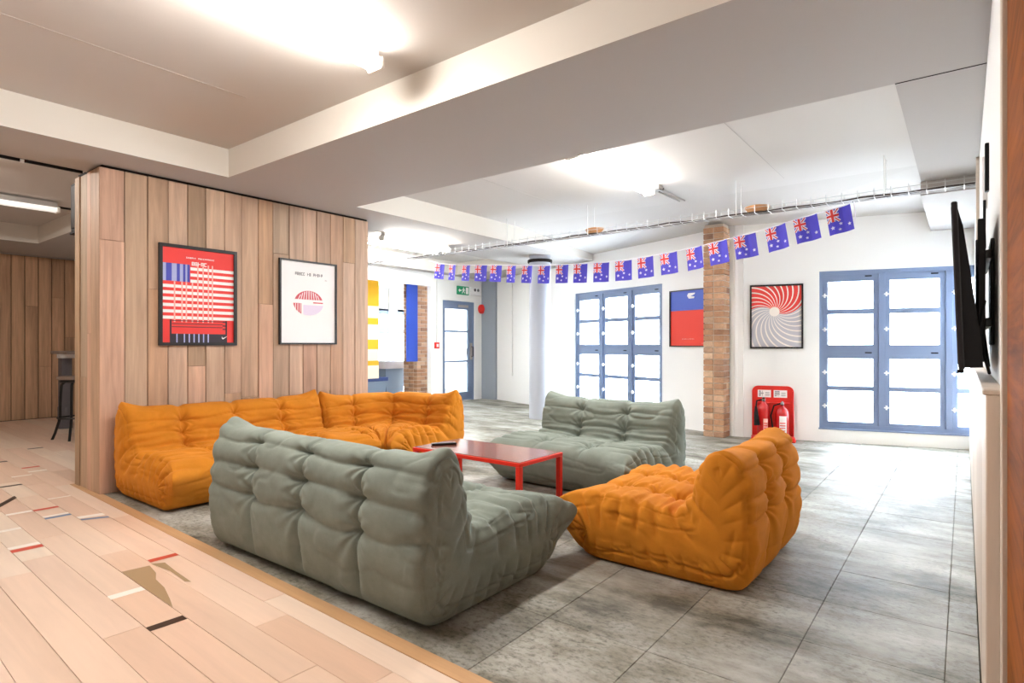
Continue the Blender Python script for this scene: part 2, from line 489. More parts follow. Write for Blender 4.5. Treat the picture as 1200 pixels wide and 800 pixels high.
# ------------------------------------------------------------------ ceiling with recesses
REC = [(-.2, 2.44, .30, 4.885), (3.76, 6.5, .295, 4.90), (-.2, 2.42, 5.66, 10.16), (4.3, 8.6, 6.17, 8.0)]
def build_ceiling():
    mb = MB()
    def inside(x, y): return any(r[0] < x < r[1] and r[2] < y < r[3] for r in REC)
    def grid(x_lo, x_hi, y_lo, y_hi):
        xs = sorted(set([x_lo, x_hi] + [q for r in REC for q in r[:2] if x_lo < q < x_hi]))
        ys = sorted(set([y_lo, y_hi] + [q for r in REC for q in r[2:] if y_lo < q < y_hi]))
        for i in range(len(xs) - 1):
            for j in range(len(ys) - 1):
                a, b, c, d = xs[i], xs[i + 1], ys[j], ys[j + 1]
                z = CEIL if inside((a + b) / 2, (c + d) / 2) else SOFFIT
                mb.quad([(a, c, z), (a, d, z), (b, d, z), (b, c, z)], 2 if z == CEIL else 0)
    grid(-2.7, 6.5, -2.7, 4.9); grid(-2.7, 8.6, 4.9, 8.25); grid(-2.7, 11.5, 8.25, 11.8)
    mb.quad([(6.5, -.3, SOFFIT), (6.5, .295, SOFFIT), (facade_u(.295) + OUT, .295, SOFFIT), (facade_u(-.3) + OUT, -.3, SOFFIT)])
    ZF = 2.66
    F = [(facade_u(.295) + .1, .295), (HINGE[0] + .1, HINGE[1]), (facade_u(4.9) + .1, 4.9)]
    for p, q in zip(F[:-1], F[1:]):
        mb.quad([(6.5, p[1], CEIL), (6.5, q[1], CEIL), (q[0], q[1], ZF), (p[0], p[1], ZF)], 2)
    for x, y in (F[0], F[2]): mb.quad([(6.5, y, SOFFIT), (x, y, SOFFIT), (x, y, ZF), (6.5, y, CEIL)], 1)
    mb.quad([(x, y, SOFFIT) for x, y in ([(8.6, 4.9)] + FOOT_HI[2:4] + [(8.6, 8.25)])][::-1])
    for (a, b, c, d) in REC:
        for p, q in (((a, c), (a, d)), ((a, d), (b, d)), ((b, d), (b, c)), ((b, c), (a, c))):
            if b == 6.5 and p[0] == q[0] == b: continue
            mb.quad([(p[0], p[1], SOFFIT), (q[0], q[1], SOFFIT), (q[0], q[1], CEIL), (p[0], p[1], CEIL)], 1)
    # roof slab above and its upstands
    outline = [(-2.7, -2.7), (6.5, -2.7), (6.5, -.3)] + FOOT_HI + [(11.5, 8.25), (11.5, 11.8), (-2.7, 11.8)]
    plan_slab(mb, outline, CEIL + .02, CEIL + .2)
    for p, q in zip(outline, outline[1:] + outline[:1]):
        mb.quad([(p[0], p[1], SOFFIT), (q[0], q[1], SOFFIT), (q[0], q[1], CEIL + .02), (p[0], p[1], CEIL + .02)])
    return struct(mb.build('ceiling', ['ceiling_shaded', 'beam_lit', 'recess_lit']))
ceil = build_ceiling()
# boxed-in services by the right wall, board joints and plaster cracks
MB().box(6.17, 8.3, RW, .30, 2.45, SOFFIT).build('boxed_duct', 'ceiling_shaded', ceil)
MB().box(3.755, 3.762, RW, .295, SOFFIT - .0025, SOFFIT).build('joint_line', 'gap_dark', ceil)
MB().box(.6, 2.0, 3.77, 3.776, CEIL - .0015, CEIL).build('joint_line', 'fitting_grey', ceil)
MB().box(4.2, 6.2, 1.40, 1.406, CEIL - .0015, CEIL).build('joint_line', 'fitting_grey', ceil)
MB().box(4.2, 6.2, 3.77, 3.776, CEIL - .0015, CEIL).build('joint_line', 'fitting_grey', ceil)
# curtain rail at the edge of the next bay
rail = thing('curtain_rail', 'thin black rail fixed to the ceiling left of the timber wall', 'rail', (0, 5.64, SOFFIT))
MB().box(-.1, 1.63, -.008, .008, -.022, 0).build('track', 'black', rail)
for xx in (.55, 1.245): MB().box(xx - .012, xx + .012, -.014, -.008, -.03, -.004).build('clip', 'latch_white', rail)
rail2 = thing('curtain_rail', 'thin dark rail beyond the batten light in the left bay', 'rail', (0, 8.5, CEIL))
MB().box(-.1, 2.40, -.008, .008, -.022, 0).build('track', 'black', rail2)

# ------------------------------------------------------------------ walls
def facet_matrix(P0, d):
    """local x along wall, local y outwards (away from room), z up"""
    # outwards normal: room lies towards -u
    n = Vector((d[1], -d[0], 0))
    if n.x < 0: n = -n
    M = Matrix(((d[0], n.x, 0, P0[0]), (d[1], n.y, 0, P0[1]), (0, 0, 1, 0), (0, 0, 0, 1)))
    return M
def wall_cells(mb, M, s0, s1, z0, z1, holes, th):
    ss = sorted(set([s0, s1] + [h[0] for h in holes] + [h[1] for h in holes]))
    zs = sorted(set([z0, z1] + [h[2] for h in holes] + [h[3] for h in holes]))
    for i in range(len(ss) - 1):
        for j in range(len(zs) - 1):
            a, b, c, d = ss[i], ss[i + 1], zs[j], zs[j + 1]
            if any(h[0] <= a and b <= h[1] and h[2] <= c and d <= h[3] for h in holes): continue
            mb.box(a, b, 0, th, c, d, M)
    return mb
ML = facet_matrix(HINGE, DL); MR = facet_matrix(HINGE, DR)
WINL = (1.235, 3.283, .165, 2.05); WINR = (.95, 2.90, .16, 2.045)
struct(wall_cells(MB(), ML, 0, 5.95, -.01, 2.70, [WINL], .24).build('wall_far', 'white_paint'))
struct(wall_cells(MB(), MR, 0, 3.3, -.01, 2.70, [WINR], .24).build('wall_front', 'white_paint'))
MB().box(7.62, 7.78, 2.2, 2.4, -.01, 2.70).build('pier', 'white_paint', bpy.data.objects['wall_far'])
# door wall, with an open shopfront to the lobby
ID = Matrix.Identity(4)
DW = 8.25
MD = Matrix.Translation((0, DW, 0))
struct(wall_cells(MB(), MD, 3.6, 10.4, -.01, SOFFIT + .01, [(5.3, 8.10, -.01, 2.31), (8.43, 9.39, -.01, 2.065)], .10).build('wall_left', 'white_paint'))
# grey return in the far corner
struct(MB().box(9.62, 9.80, 7.86, 8.25, -.01, SOFFIT + .01).build('trim_1', 'grey_paint'))
# closing walls that the picture does not show
struct(MB().box(-2.7, -2.6, -2.7, 11.8, -.01, SOFFIT + .01).build('wall_back', 'white_paint'))
struct(MB().box(-2.6, 1.02, -2.7, -2.6, -.01, SOFFIT + .01).build('wall_rear', 'white_paint'))
struct(MB().box(11.4, 11.5, 8.35, 11.8, -.01, SOFFIT + .01).build('wall_side', 'white_paint'))
struct(MB().box(3.6, 3.75, 5.86, 11.6, -.01, SOFFIT + .01).build('wall_partition', 'white_paint'))

# right wall: plaster above, timber lining below, brown timber near the camera
rw = struct(MB().box(2.06, 8.5, -.30, RW, -.01, SOFFIT + .01).build('wall_right', 'white_paint'))
struct(MB().box(1.02, 2.06, -2.6, RW - .012, -.01, SOFFIT + .01).build('wall_right_near', 'white_paint'))
rwn = bpy.data.objects['wall_right_near']
for i, (xa, xb) in enumerate([(1.0, 1.5), (1.5, 2.03)]):
    MB().cbox(xa + .001, xb - .001, RW - .012, RW, .001, SOFFIT - .001, .002).build('brown_board', 'brown_wood', rwn)
MB().cbox(2.03, 2.10, RW - .02, RW + .012, 0, SOFFIT, .003).build('timber_post', 'pale_timber', rwn)
MB().cbox(2.10, 2.20, RW - .005, RW + .006, 1.05, SOFFIT, .002).build('timber_jamb', 'pale_timber', rwn)
xa = 2.10
wd = [.42, .5, .62, .7, .8, .9, 1.0, 1.1]
for i, wv in enumerate(wd):
    xb = min(xa + wv, 8.2)
    MB().cbox(xa + .001, xb - .001, RW, RW + .043, 0, 1.02, .003).build('lining_board', 'pale_timber', rw)
    xa = xb
    if xa >= 8.19: break
MB().cbox(2.10, 8.2, RW, RW + .05, 1.02, 1.035, .003).build('dado_rail', 'pale_timber', rw)
MB().cbox(5.6, 5.68, RW, RW + .02, 1.04, SOFFIT, .003).build('timber_batten', 'pale_timber', rw)

# timber clad wall with posters
tw = struct(MB().box(1.665, 4.225, WV + .022, 5.86, -.01, SOFFIT + .01).build('wall_timber', 'gap_dark'))
pb = [1.64, 1.814, 1.981, 2.137, 2.294, 2.445, 2.611, 2.769, 2.935, 3.082, 3.254, 3.406, 3.564, 3.729, 3.89, 4.046, 4.225]
joints = {0: [1.98], 1: [], 2: [1.62], 3: [], 5: [], 8: [1.55], 9: [2.05], 10: [], 11: [1.86], 13: [], 14: [2.05], 15: []}
for i in range(len(pb) - 1):
    zs = [0.0] + joints.get(i, [rnd.uniform(.4, 1.0)]) + [SOFFIT - .022]
    for a, b in zip(zs[:-1], zs[1:]):
        y = WV + rnd.uniform(-.004, .004)
        MB().cbox(pb[i] + .003, pb[i + 1] - .003, y, WV + .03, a + .001, b - .001, .002).build('plank', 'clad_wood', tw)
ev = [5.302, 5.49, 5.57, 5.75, 5.86]
for i in range(4):
    zs = [0.0] + ([1.25] if i == 1 else [.9] if i == 2 else []) + [SOFFIT - .022]
    for a, b in zip(zs[:-1], zs[1:]):
        xo = 1.64 + rnd.uniform(-.004, .004) + (.01 if i == 2 else 0)
        MB().cbox(xo, 1.67, ev[i] + .002, ev[i + 1] - .002, a + .001, b - .001, .002).build('plank', 'clad_wood', tw)
# far timber wall of the next bay
fw = struct(MB().box(-2.6, 3.6, 11.63, 11.8, -.01, SOFFIT + .01).build('wall_timber_far', 'gap_dark'))
xa = -.40
while xa < 3.58:
    xb = min(xa + .17 + rnd.uniform(-.01, .01), 3.598)
    zs = [0.0] + ([rnd.uniform(.7, 2.1)] if rnd.random() < .6 else []) + [SOFFIT - .02]
    for a, b in zip(zs[:-1], zs[1:]):
        MB().cbox(xa + .005, xb - .005, 11.60 + rnd.uniform(-.004, .004), 11.64, a + .001, b - .001, .002).build('plank', 'clad_wood_far', fw)
    xa = xb
MB().box(-.4, 3.6, 11.57, 11.60, SOFFIT - .018, SOFFIT).build('shadow_trim', 'fitting_grey', fw)

# ------------------------------------------------------------------ windows
def make_window(name, M, W, ncol, rev):
    s0, s1, z0, z1 = W
    root = empty(name); struct(root); root.matrix_world = M
    y0 = .03; y1 = .11
    mb = MB()
    mb.box(s0, s1, y0, y1, z1 - .045, z1); mb.box(s0, s1, y0, y1, z0, z0 + .05)
    mb.box(s0, s0 + .045, y0, y1, z0 + .05, z1 - .045); mb.box(s1 - .045, s1, y0, y1, z0 + .05, z1 - .045)
    mb.build('frame', 'blue_frame', root)
    MB().cbox(s0 - .01, s1 + .01, -.012, .03, z0 - .012, z0 + .004, .002).build('sill', 'blue_frame', root)
    MB().box(s0 + .045, s1 - .045, y0 + .03, y1, 1.05, 1.16).build('transom', 'blue_frame', root)
    pitch = (s1 - s0) / ncol
    for i in range(1, ncol):
        x = s0 + pitch * i
        MB().cbox(x - .032, x + .032, y0 - .012, y1, z0 + .05, z1 - .045, .003).build('mullion', 'blue_frame', root)
    for i in range(ncol):
        a = s0 + pitch * i + (.045 if i == 0 else .032); b = s0 + pitch * (i + 1) - (.045 if i == ncol - 1 else .032)
        h = (z1 - z0) / 1.885
        Z = lambda q: z1 - (2.05 - q) * h
        for (top, bot, pt, bar0, bar1, pb_) in ((Z(2.005), Z(1.105), Z(1.921), Z(1.593), Z(1.532), Z(1.168)), (Z(1.10), Z(.215), Z(1.0), Z(.675), Z(.619), Z(.249))):
            sa, sb = a + .002, b - .002; f = .05
            m2 = MB()
            ys0, ys1 = y0 + .012, y1 - .01
            m2.box(sa, sa + f, ys0, ys1, bot, top); m2.box(sb - f, sb, ys0, ys1, bot, top)
            m2.box(sa + f, sb - f, ys0, ys1, pt, top); m2.box(sa + f, sb - f, ys0, ys1, bot, pb_)
            sash = m2.build('sash', 'blue_frame', root)
            MB().cbox(sa + f, sb - f, ys0 + .005, ys1, bar1, bar0, .003).build('glazing_bar', 'blue_frame', sash)
            for (pa, pz) in ((bar0, pt), (pb_, bar1)):
                MB().box(sa + f - .004, sb - f + .004, y0 + .05, y0 + .056, pa - .004, pz + .004).build('pane', 'pane_glass', sash)
            # white latches on the left stile as seen from the room
            xl = (sb - .012) if rev else (sa + .012)
            for zl in ((bar0 + pt) / 2, (pb_ + bar1) / 2):
                m3 = MB(); m3.cbox(xl - .026, xl + .026, y0 - .014, y0 + .012, zl - .008, zl + .008, .002); m3.cbox(xl - .008, xl + .008, y0 - .020, y0 + .012, zl - .026, zl + .026, .002)
                m3.build('latch', 'latch_white', sash)
            xv = (sa + .10) if rev else (sb - .10)
            MB().cbox(xv - .035, xv + .035, ys0 - .006, ys0, top - .035, top - .02, .002).build('vent', 'black', sash)
    return root
make_window('window_1', ML, WINL, 3, True)
make_window('window_2', MR, WINR, 3, False)

# ------------------------------------------------------------------ door in the far wall
dr = empty('door_1', (0, DW, 0)); struct(dr)
m = MB(); m.box(8.43, 8.47, .02, .12, 0, 2.06); m.box(9.35, 9.39, .02, .12, 0, 2.06); m.box(8.47, 9.35, .02, .12, 2.0, 2.06)
m.build('door_frame', 'blue_frame', dr)
m = MB()
m.box(8.47, 8.53, .03, .08, .01, 2.0); m.box(9.23, 9.35, .03, .08, .01, 2.0)
for za, zb in ((.01, .18), (.80, .84), (1.42, 1.46), (1.90, 2.0)): m.box(8.53, 9.23, .03, .08, za, zb)
leaf = m.build('door_leaf', 'blue_frame', dr)
for za, zb in ((.18, .80), (.84, 1.42), (1.46, 1.90)): MB().box(8.526, 9.234, .052, .058, za - .004, zb + .004).build('pane', 'pane_glass', leaf)
MB().cbox(9.27, 9.32, .0, .03, .85, 1.2, .003).build('lock_case', 'fitting_grey', leaf)
MB().tube([(9.295, .03, .92), (9.295, -.04, .92), (9.295, -.04, 1.12), (9.295, .03, 1.12)], .011, 8).build('pull_handle', 'black', leaf)
MB().cbox(9.17, 9.20, .02, .03, .95, 1.08, .002).build('push_plate', 'bin_grey', leaf)
MB().cbox(8.9, 9.2, .0, .03, 1.94, 1.99, .003).build('door_closer', 'fitting_grey', leaf)

# ------------------------------------------------------------------ columns
bp = thing('brick_pillar', 'square brick pillar standing before the window wall', 'pillar', (7.49, 2.48, 0))
MB().box(-.098, .102, -.102, .132, 0, 2.675).build('core', 'mortar', bp)
bw, bh = .215, .065
zz = .004; row = 0
long_me = MB().cbox(-.109, .109, -.006, .012, 0, .064, .004).mesh('brick', 'brick')
while zz < 2.60:
    # course: two faces seen (towards -u and -v) and the two others
    def brick(u0, u1, v0, v1):
        j = rnd.uniform(-.002, .002)
        MB().cbox(u0 + j, u1 + j, v0, v1, zz, zz + bh, .004).build('brick', 'brick', bp)
    if row % 2 == 0:
        brick(-.110, .0, -.114, .012); brick(-.110, .0, .022, .144); brick(.010, .114, -.114, .144)
    else:
        brick(-.110, .114, -.114, .012); brick(-.110, .114, .022, .144)
    zz += bh + .0105; row += 1
rc = thing('round_column', 'round pale grey column standing behind the grey loveseat', 'column', (7.62, 5.32, 0))
MB().lathe([(.17, 0), (.17, 2.46)], 40).build('shaft', 'column_paint', rc, True)
MB().lathe([(.19, 2.455), (.195, 2.46), (.195, 2.50), (.18, 2.505)], 40).build('shade_ring', 'gap_dark', rc, True)  # dark ring stands in for the shadow at the column head
MB().lathe([(.165, 2.505), (.165, SOFFIT)], 40).build('neck', 'column_paint', rc, True)

# ------------------------------------------------------------------ quilted low sofas
def hash2(i, j, seed):
    n = (i * 374761393 + j * 668265263 + seed * 1442695041) & 0xffffffff
    n = ((n ^ (n >> 13)) * 1274126177) & 0xffffffff
    return ((n ^ (n >> 16)) & 0xffff) / 65535.0
def vnoise(x, y, seed=0):
    x = np.asarray(x, float); y = np.asarray(y, float)
    i = np.floor(x).astype(np.int64); j = np.floor(y).astype(np.int64)
    fx = x - i; fy = y - j; fx = fx * fx * (3 - 2 * fx); fy = fy * fy * (3 - 2 * fy)
    a = hash2(i, j, seed); b = hash2(i + 1, j, seed); c = hash2(i, j + 1, seed); d = hash2(i + 1, j + 1, seed)
    return (a + (b - a) * fx) * (1 - fy) + (c + (d - c) * fx) * fy
def ridge(x, y, seed):
    """thin creases: 1 on the crease, 0 away"""
    n = vnoise(x, y, seed) * .65 + vnoise(x * 2.1, y * 2.1, seed + 5) * .35
    return np.exp(-((n - .5) / .045) ** 2)

# control points of the side profile: depth from front, height, position on the cap's spine
PROF = [(.16, .005, .03), (.06, .07, .01), (.01, .18, 0), (.0, .285, 0), (.07, .365, .02), (.22, .395, .10), (.40, .392, .27), (.54, .372, .43),
        (.635, .368, .62), (.69, .43, .80), (.72, .52, .93), (.745, .61, 1.03), (.80, .682, 1.09), (.885, .70, 1.11), (.965, .67, 1.08),
        (1.005, .54, .97), (1.02, .36, .86), (1.015, .19, .76), (.985, .06, .71), (.91, .005, .68), (.70, .0, .52), (.40, .0, .25)]
def catmull_closed(P, n):
    P = np.array(P, float); k = len(P); out = []
    for i in range(k):
        p0, p1, p2, p3 = P[i - 1], P[i], P[(i + 1) % k], P[(i + 2) % k]
        for t in np.linspace(0, 1, 24, endpoint=False):
            out.append(.5 * ((2 * p1) + (-p0 + p2) * t + (2 * p0 - 5 * p1 + 4 * p2 - p3) * t * t + (-p0 + 3 * p1 - 3 * p2 + p3) * t ** 3))
    out = np.array(out)
    d = np.linalg.norm(np.diff(np.vstack([out, out[:1]])[:, :2], axis=0), axis=1)
    s = np.concatenate([[0], np.cumsum(d)]); L = s[-1]
    q = np.linspace(0, L, n, endpoint=False)
    ext = np.vstack([out, out[:1]])
    res = np.stack([np.interp(q, s, ext[:, c]) for c in range(P.shape[1])], 1)
    # arc length at each control point
    ctrl = [s[i * 24] for i in range(k)]
    return res, q, L, ctrl

def sofa_grid(width, ncols, seed, height=1.0, ns=340, dt=.0065, rows_seat=4, puff=.05, corner=False, depth=1.0, tops=1.0):
    prof, sarc, L, ctrl = catmull_closed(PROF, ns)
    px = prof[:, 0] * depth; pz = np.maximum(prof[:, 1], 0) * height; pq = np.clip(prof[:, 2], 0, 1.11)
    seat_len, up_len = .72, .39
    mx = np.where(pq <= seat_len, .15 + pq, .87) * depth
    mz = np.where(pq <= seat_len, .18, .18 + (pq - seat_len)) * height
    # outward 2d normals
    tx = np.roll(px, -1) - np.roll(px, 1); tz = np.roll(pz, -1) - np.roll(pz, 1)
    nl = np.hypot(tx, tz); nx = -tz / nl; nz = tx / nl
    hw = width / 2
    nt = int(width / dt); ncap = 34
    # columns: left cap (centre to rim), body, right cap
    phis = np.linspace(PI / 2, 0, ncap, endpoint=False)
    EC = .085
    tb = np.linspace(-hw + EC, hw - EC, nt)
    cols = [(-1, p, -hw + EC) for p in phis] + [(0, 0, t) for t in tb] + [(1, p, hw - EC) for p in phis[::-1]]
    nc = len(cols)
    X = np.zeros((ns, nc)); Y = np.zeros((ns, nc)); Z = np.zeros((ns, nc))
    T = np.zeros((ns, nc)); CAP = np.zeros((ns, nc))
    for c, (side, phi, t) in enumerate(cols):
        if side == 0:
            X[:, c] = t; Y[:, c] = px; Z[:, c] = pz; T[:, c] = t
        else:
            box = np.clip((pq - .70) / .2, 0, 1); box = box * box * (3 - 2 * box)      # the back's ends are flat, the seat's ends rounded
            r = math.cos(phi) ** .42 * box + math.cos(phi) ** .72 * (1 - box)
            o = math.sin(phi) ** .75
            X[:, c] = t + side * EC * (o * .85 + .15 * (1 - r) + .25 * puff * (1 - r))
            Y[:, c] = mx + (px - mx) * r; Z[:, c] = mz + (pz - mz) * r
            T[:, c] = t + side * (1 - r) * .30; CAP[:, c] = 1 - r
    Sg = np.repeat(sarc[:, None], nc, 1)
    # pointed corners: top of back and tip of seat
    edge = np.maximum(0, 1 - np.abs(np.abs(X) - hw + .055) / .16)
    edge = edge * np.clip(1.05 - CAP * 1.5, 0, 1)
    edge = np.maximum(edge, 0)
    def peak(s0, sig):
        d = np.abs((Sg - s0 + L / 2) % L - L / 2); return np.exp(-(d / sig) ** 2)
    s_top = (ctrl[12] + ctrl[13]) / 2 + .02; s_tip = ctrl[2] + .075
    pk = peak(s_top, .07) * edge ** 1.5 * .085 * tops
    edge2 = np.maximum(0, 1 - np.abs(np.abs(X) - hw + .055) / .30) * np.clip(1.05 - CAP * 1.5, 0, 1)
    pk2 = peak(s_tip, .105) * np.maximum(edge2, 0) ** 1.7 * .12
    sgn = np.sign(X)
    X = X + sgn * (pk * .55 + pk2 * .5)
    Y = Y - pk2 * .9 - pk * .1; Z = Z + pk * .95 + pk2 * .12
    # slight sag of the top between corners
    topw = peak((ctrl[12] + ctrl[13]) / 2, .2)
    Z = Z - topw * .012 * np.cos(np.clip(X / hw, -1, 1) * PI / 2)
    def normals(X, Y, Z):
        ds = [np.roll(A, -1, 0) - np.roll(A, 1, 0) for A in (X, Y, Z)]
        dc = [np.gradient(A, axis=1) for A in (X, Y, Z)]
        n = np.stack([ds[1] * dc[2] - ds[2] * dc[1], ds[2] * dc[0] - ds[0] * dc[2], ds[0] * dc[1] - ds[1] * dc[0]], -1)
        l = np.linalg.norm(n, axis=-1, keepdims=True); l[l < 1e-9] = 1
        return n / l
    Nn = normals(X, Y, Z)
    # make sure they point out
    ctr = np.stack([X * 0 + X, np.repeat(mx[:, None], nc, 1), np.repeat(mz[:, None], nc, 1)], -1)
    P3 = np.stack([X, Y, Z], -1)
    mid = slice(ncap + 5, nc - ncap - 5)
    if np.sum((Nn * (P3 - ctr))[:, mid]) < 0: Nn = -Nn
    # ---- quilting
    seams = [-hw + width * (i + 1) / ncols for i in range(ncols - 1)]
    s_el = ctrl[8]; s_bb = ctrl[18]
    inner = 1 / (1 + np.exp(-(Sg - ctrl[3]) / .03)) * (1 / (1 + np.exp((Sg - ctrl[12]) / .03)))     # seat top + front of back
    outer = 1 / (1 + np.exp(-(Sg - ctrl[13]) / .03)) * (1 / (1 + np.exp((Sg - ctrl[18]) / .03)))
    frontf = 1 / (1 + np.exp((Sg - ctrl[3]) / .02))
    bodym = np.clip(1 - CAP * 3, 0, 1)
    wob = .016 * (vnoise(Sg * 5, T * 0 + 3, seed) - .5)
    g1 = np.min([np.abs(T - sj - wob) for sj in seams], axis=0) if seams else np.full_like(T, 9.0)
    g1 = np.minimum(g1, np.maximum(0.03, (hw - np.abs(T))) + .02)
    rowpos = [ctrl[13] + .13, ctrl[13] + .27, ctrl[13] + .41]
    rowpos_in = [ctrl[4] + .16, ctrl[4] + .33, ctrl[8] - .07, ctrl[8] + .045, ctrl[8] + .14, ctrl[8] + .25]
    def rowdist(rp):
        out = np.full_like(T, 9.0)
        for k, s0 in enumerate(rp):
            sag = .055 * (vnoise(T * 3.1 + k * 7, T * 0 + k, seed + 11) - .5) + .022 * np.exp(-(g1 / .07) ** 2) * (1 if k % 2 else -1) * .6
            out = np.minimum(out, np.abs(Sg - s0 - sag))
        return out
    g2o = rowdist(rowpos); g2i = rowdist(rowpos_in)
    d = np.zeros_like(T)
    sw = bodym * (outer * 1.0 + inner * .75)
    d -= sw * (.026 * np.exp(-np.abs(g1 / .011)) + .020 * np.exp(-(g1 / .05) ** 2))
    near = np.exp(-(g1 / .10) ** 2)
    for g2, wgt in ((g2o, outer), (g2i, inner)):
        fade = .35 + .65 * vnoise(T * 5, Sg * 3, seed + 81)
        d -= wgt * bodym * ((.014 + .010 * near) * fade * np.exp(-np.abs(g2 / .009)) + (.005 + .008 * near) * np.exp(-(g2 / .032) ** 2))
        d -= wgt * bodym * .021 * np.exp(-(g1 ** 2 + g2 ** 2) / .045 ** 2)
    # folds radiating from the tufts
    ang = np.arctan2(g2o * outer + g2i * inner, g1 + 1e-4)
    d += bodym * (outer + inner) * .005 * np.sin(ang * 9 + seed) * np.exp(-(g1 / .11) ** 2)
    # pleats gathered at the elbow, running along the width
    elb = np.exp(-((Sg - s_el) / .17) ** 2)
    ph = Sg * 2 * PI / .062 + 2.5 * vnoise(T * 4.0, Sg * 6, seed + 3) * 2
    d += bodym * elb * .007 * np.sin(ph)
    d -= bodym * inner * .008 * ridge(T * 2.4, Sg * 9, seed + 21)
    d -= bodym * outer * .004 * ridge(T * 3.2, Sg * 6, seed + 31)
    d -= frontf * bodym * .006 * ridge(T * 2.5, Sg * 8, seed + 41)
    d += (vnoise(T * 7, Sg * 7, seed + 2) - .5) * .012 * bodym
    # bottom hem on the front and back
    # caps: radiating folds and a panel seam
    capw = np.clip(CAP * 3.0, 0, 1) * np.clip((1.02 - CAP) * 1.6, 0, 1)
    capw2 = np.clip(CAP * 2.4 + .15, 0, 1) * np.clip((1 - CAP) * 1.5, 0, 1) * (np.abs(X) > hw - .15)
    fph = Sg * 2 * PI / .105 + 2.6 * vnoise(Sg * 5, T * 0 + np.sign(X), seed + 51) + 1.2 * vnoise(Sg * 4, T * 6, seed + 53)
    fold = np.abs(np.sin(fph / 2)) ** .55 - .75      # rounded gathers with sharp valleys
    topside = np.clip((Sg - ctrl[3]) / .1, 0, 1) * np.clip((L - Sg) / .3, 0, 1)
    fromedge = np.clip((np.abs(T) - (hw - .24)) / .16, 0, 1)
    capw3 = fromedge * np.clip((1 - CAP) * 3.0, 0, 1)
    seatside = np.clip((Sg - ctrl[3]) / .12, 0, 1) * np.clip((ctrl[10] - Sg) / .15, 0, 1)
    backside = np.clip((Sg - ctrl[10]) / .1, 0, 1) * np.clip((ctrl[18] - Sg) / .1, 0, 1)
    under = np.clip(1 - seatside - backside, 0, 1)
    d += capw3 * fold * (.030 * seatside + .007 * backside + .013 * under * np.clip(CAP * 4, 0, 1))
    d -= capw * .010 * ridge(Sg * 4, CAP * 3.2, seed + 61)
    seam_c = .45 + .06 * (vnoise(Sg * 4, CAP * 0, seed + 77) - .5)
    d -= .008 * np.exp(-np.abs((CAP - seam_c) / .03)) * under
    bot = (Z < .02).astype(float)
    d *= (1 - .85 * bot)
    X = X + Nn[..., 0] * d; Y = Y + Nn[..., 1] * d; Z = Z + Nn[..., 2] * d
    Z = np.maximum(Z, .003)
    if corner:
        # sweep about the seat's front corner; X runs -hw..hw -> angle
        q = depth
        th = (np.clip(X, -hw + EC, hw - EC) + hw - EC) / (2 * hw - 2 * EC) * (PI / 2)
        over = X - np.clip(X, -hw + EC, hw - EC)
        n_ = 6.0
        c_, s_ = np.abs(np.cos(th)), np.abs(np.sin(th))
        sc = 1 / (c_ ** n_ + s_ ** n_) ** (1 / n_)
        rho = .10 + Y * .93
        XX = rho * c_ * sc; YY = rho * s_ * sc
        XX = XX + np.sin(th) * -over * (th > .7); YY = YY + np.cos(th) * over * (th < .7)
        X, Y = XX, YY
    Nn = normals(X, Y, Z)
    k = int(np.argmax(Z[:, nc // 2]))
    if Nn[k, nc // 2, 2] < 0: Nn = -Nn
    # the spine of each end panel faces straight out
    outL, outR = (np.array([0, -1, 0.]), np.array([-1, 0, 0.])) if corner else (np.array([-1, 0, 0.]), np.array([1, 0, 0.]))
    wgt = np.clip((CAP - .86) / .14, 0, 1)[..., None] ** .8
    tgt = np.zeros_like(Nn); tgt[:, :nc // 2] = outL; tgt[:, nc // 2:] = outR
    Nn = Nn * (1 - wgt) + tgt * wgt
    Nn /= np.maximum(np.linalg.norm(Nn, axis=-1, keepdims=True), 1e-9)
    return X, Y, Z, Nn, ctrl, sarc, nc

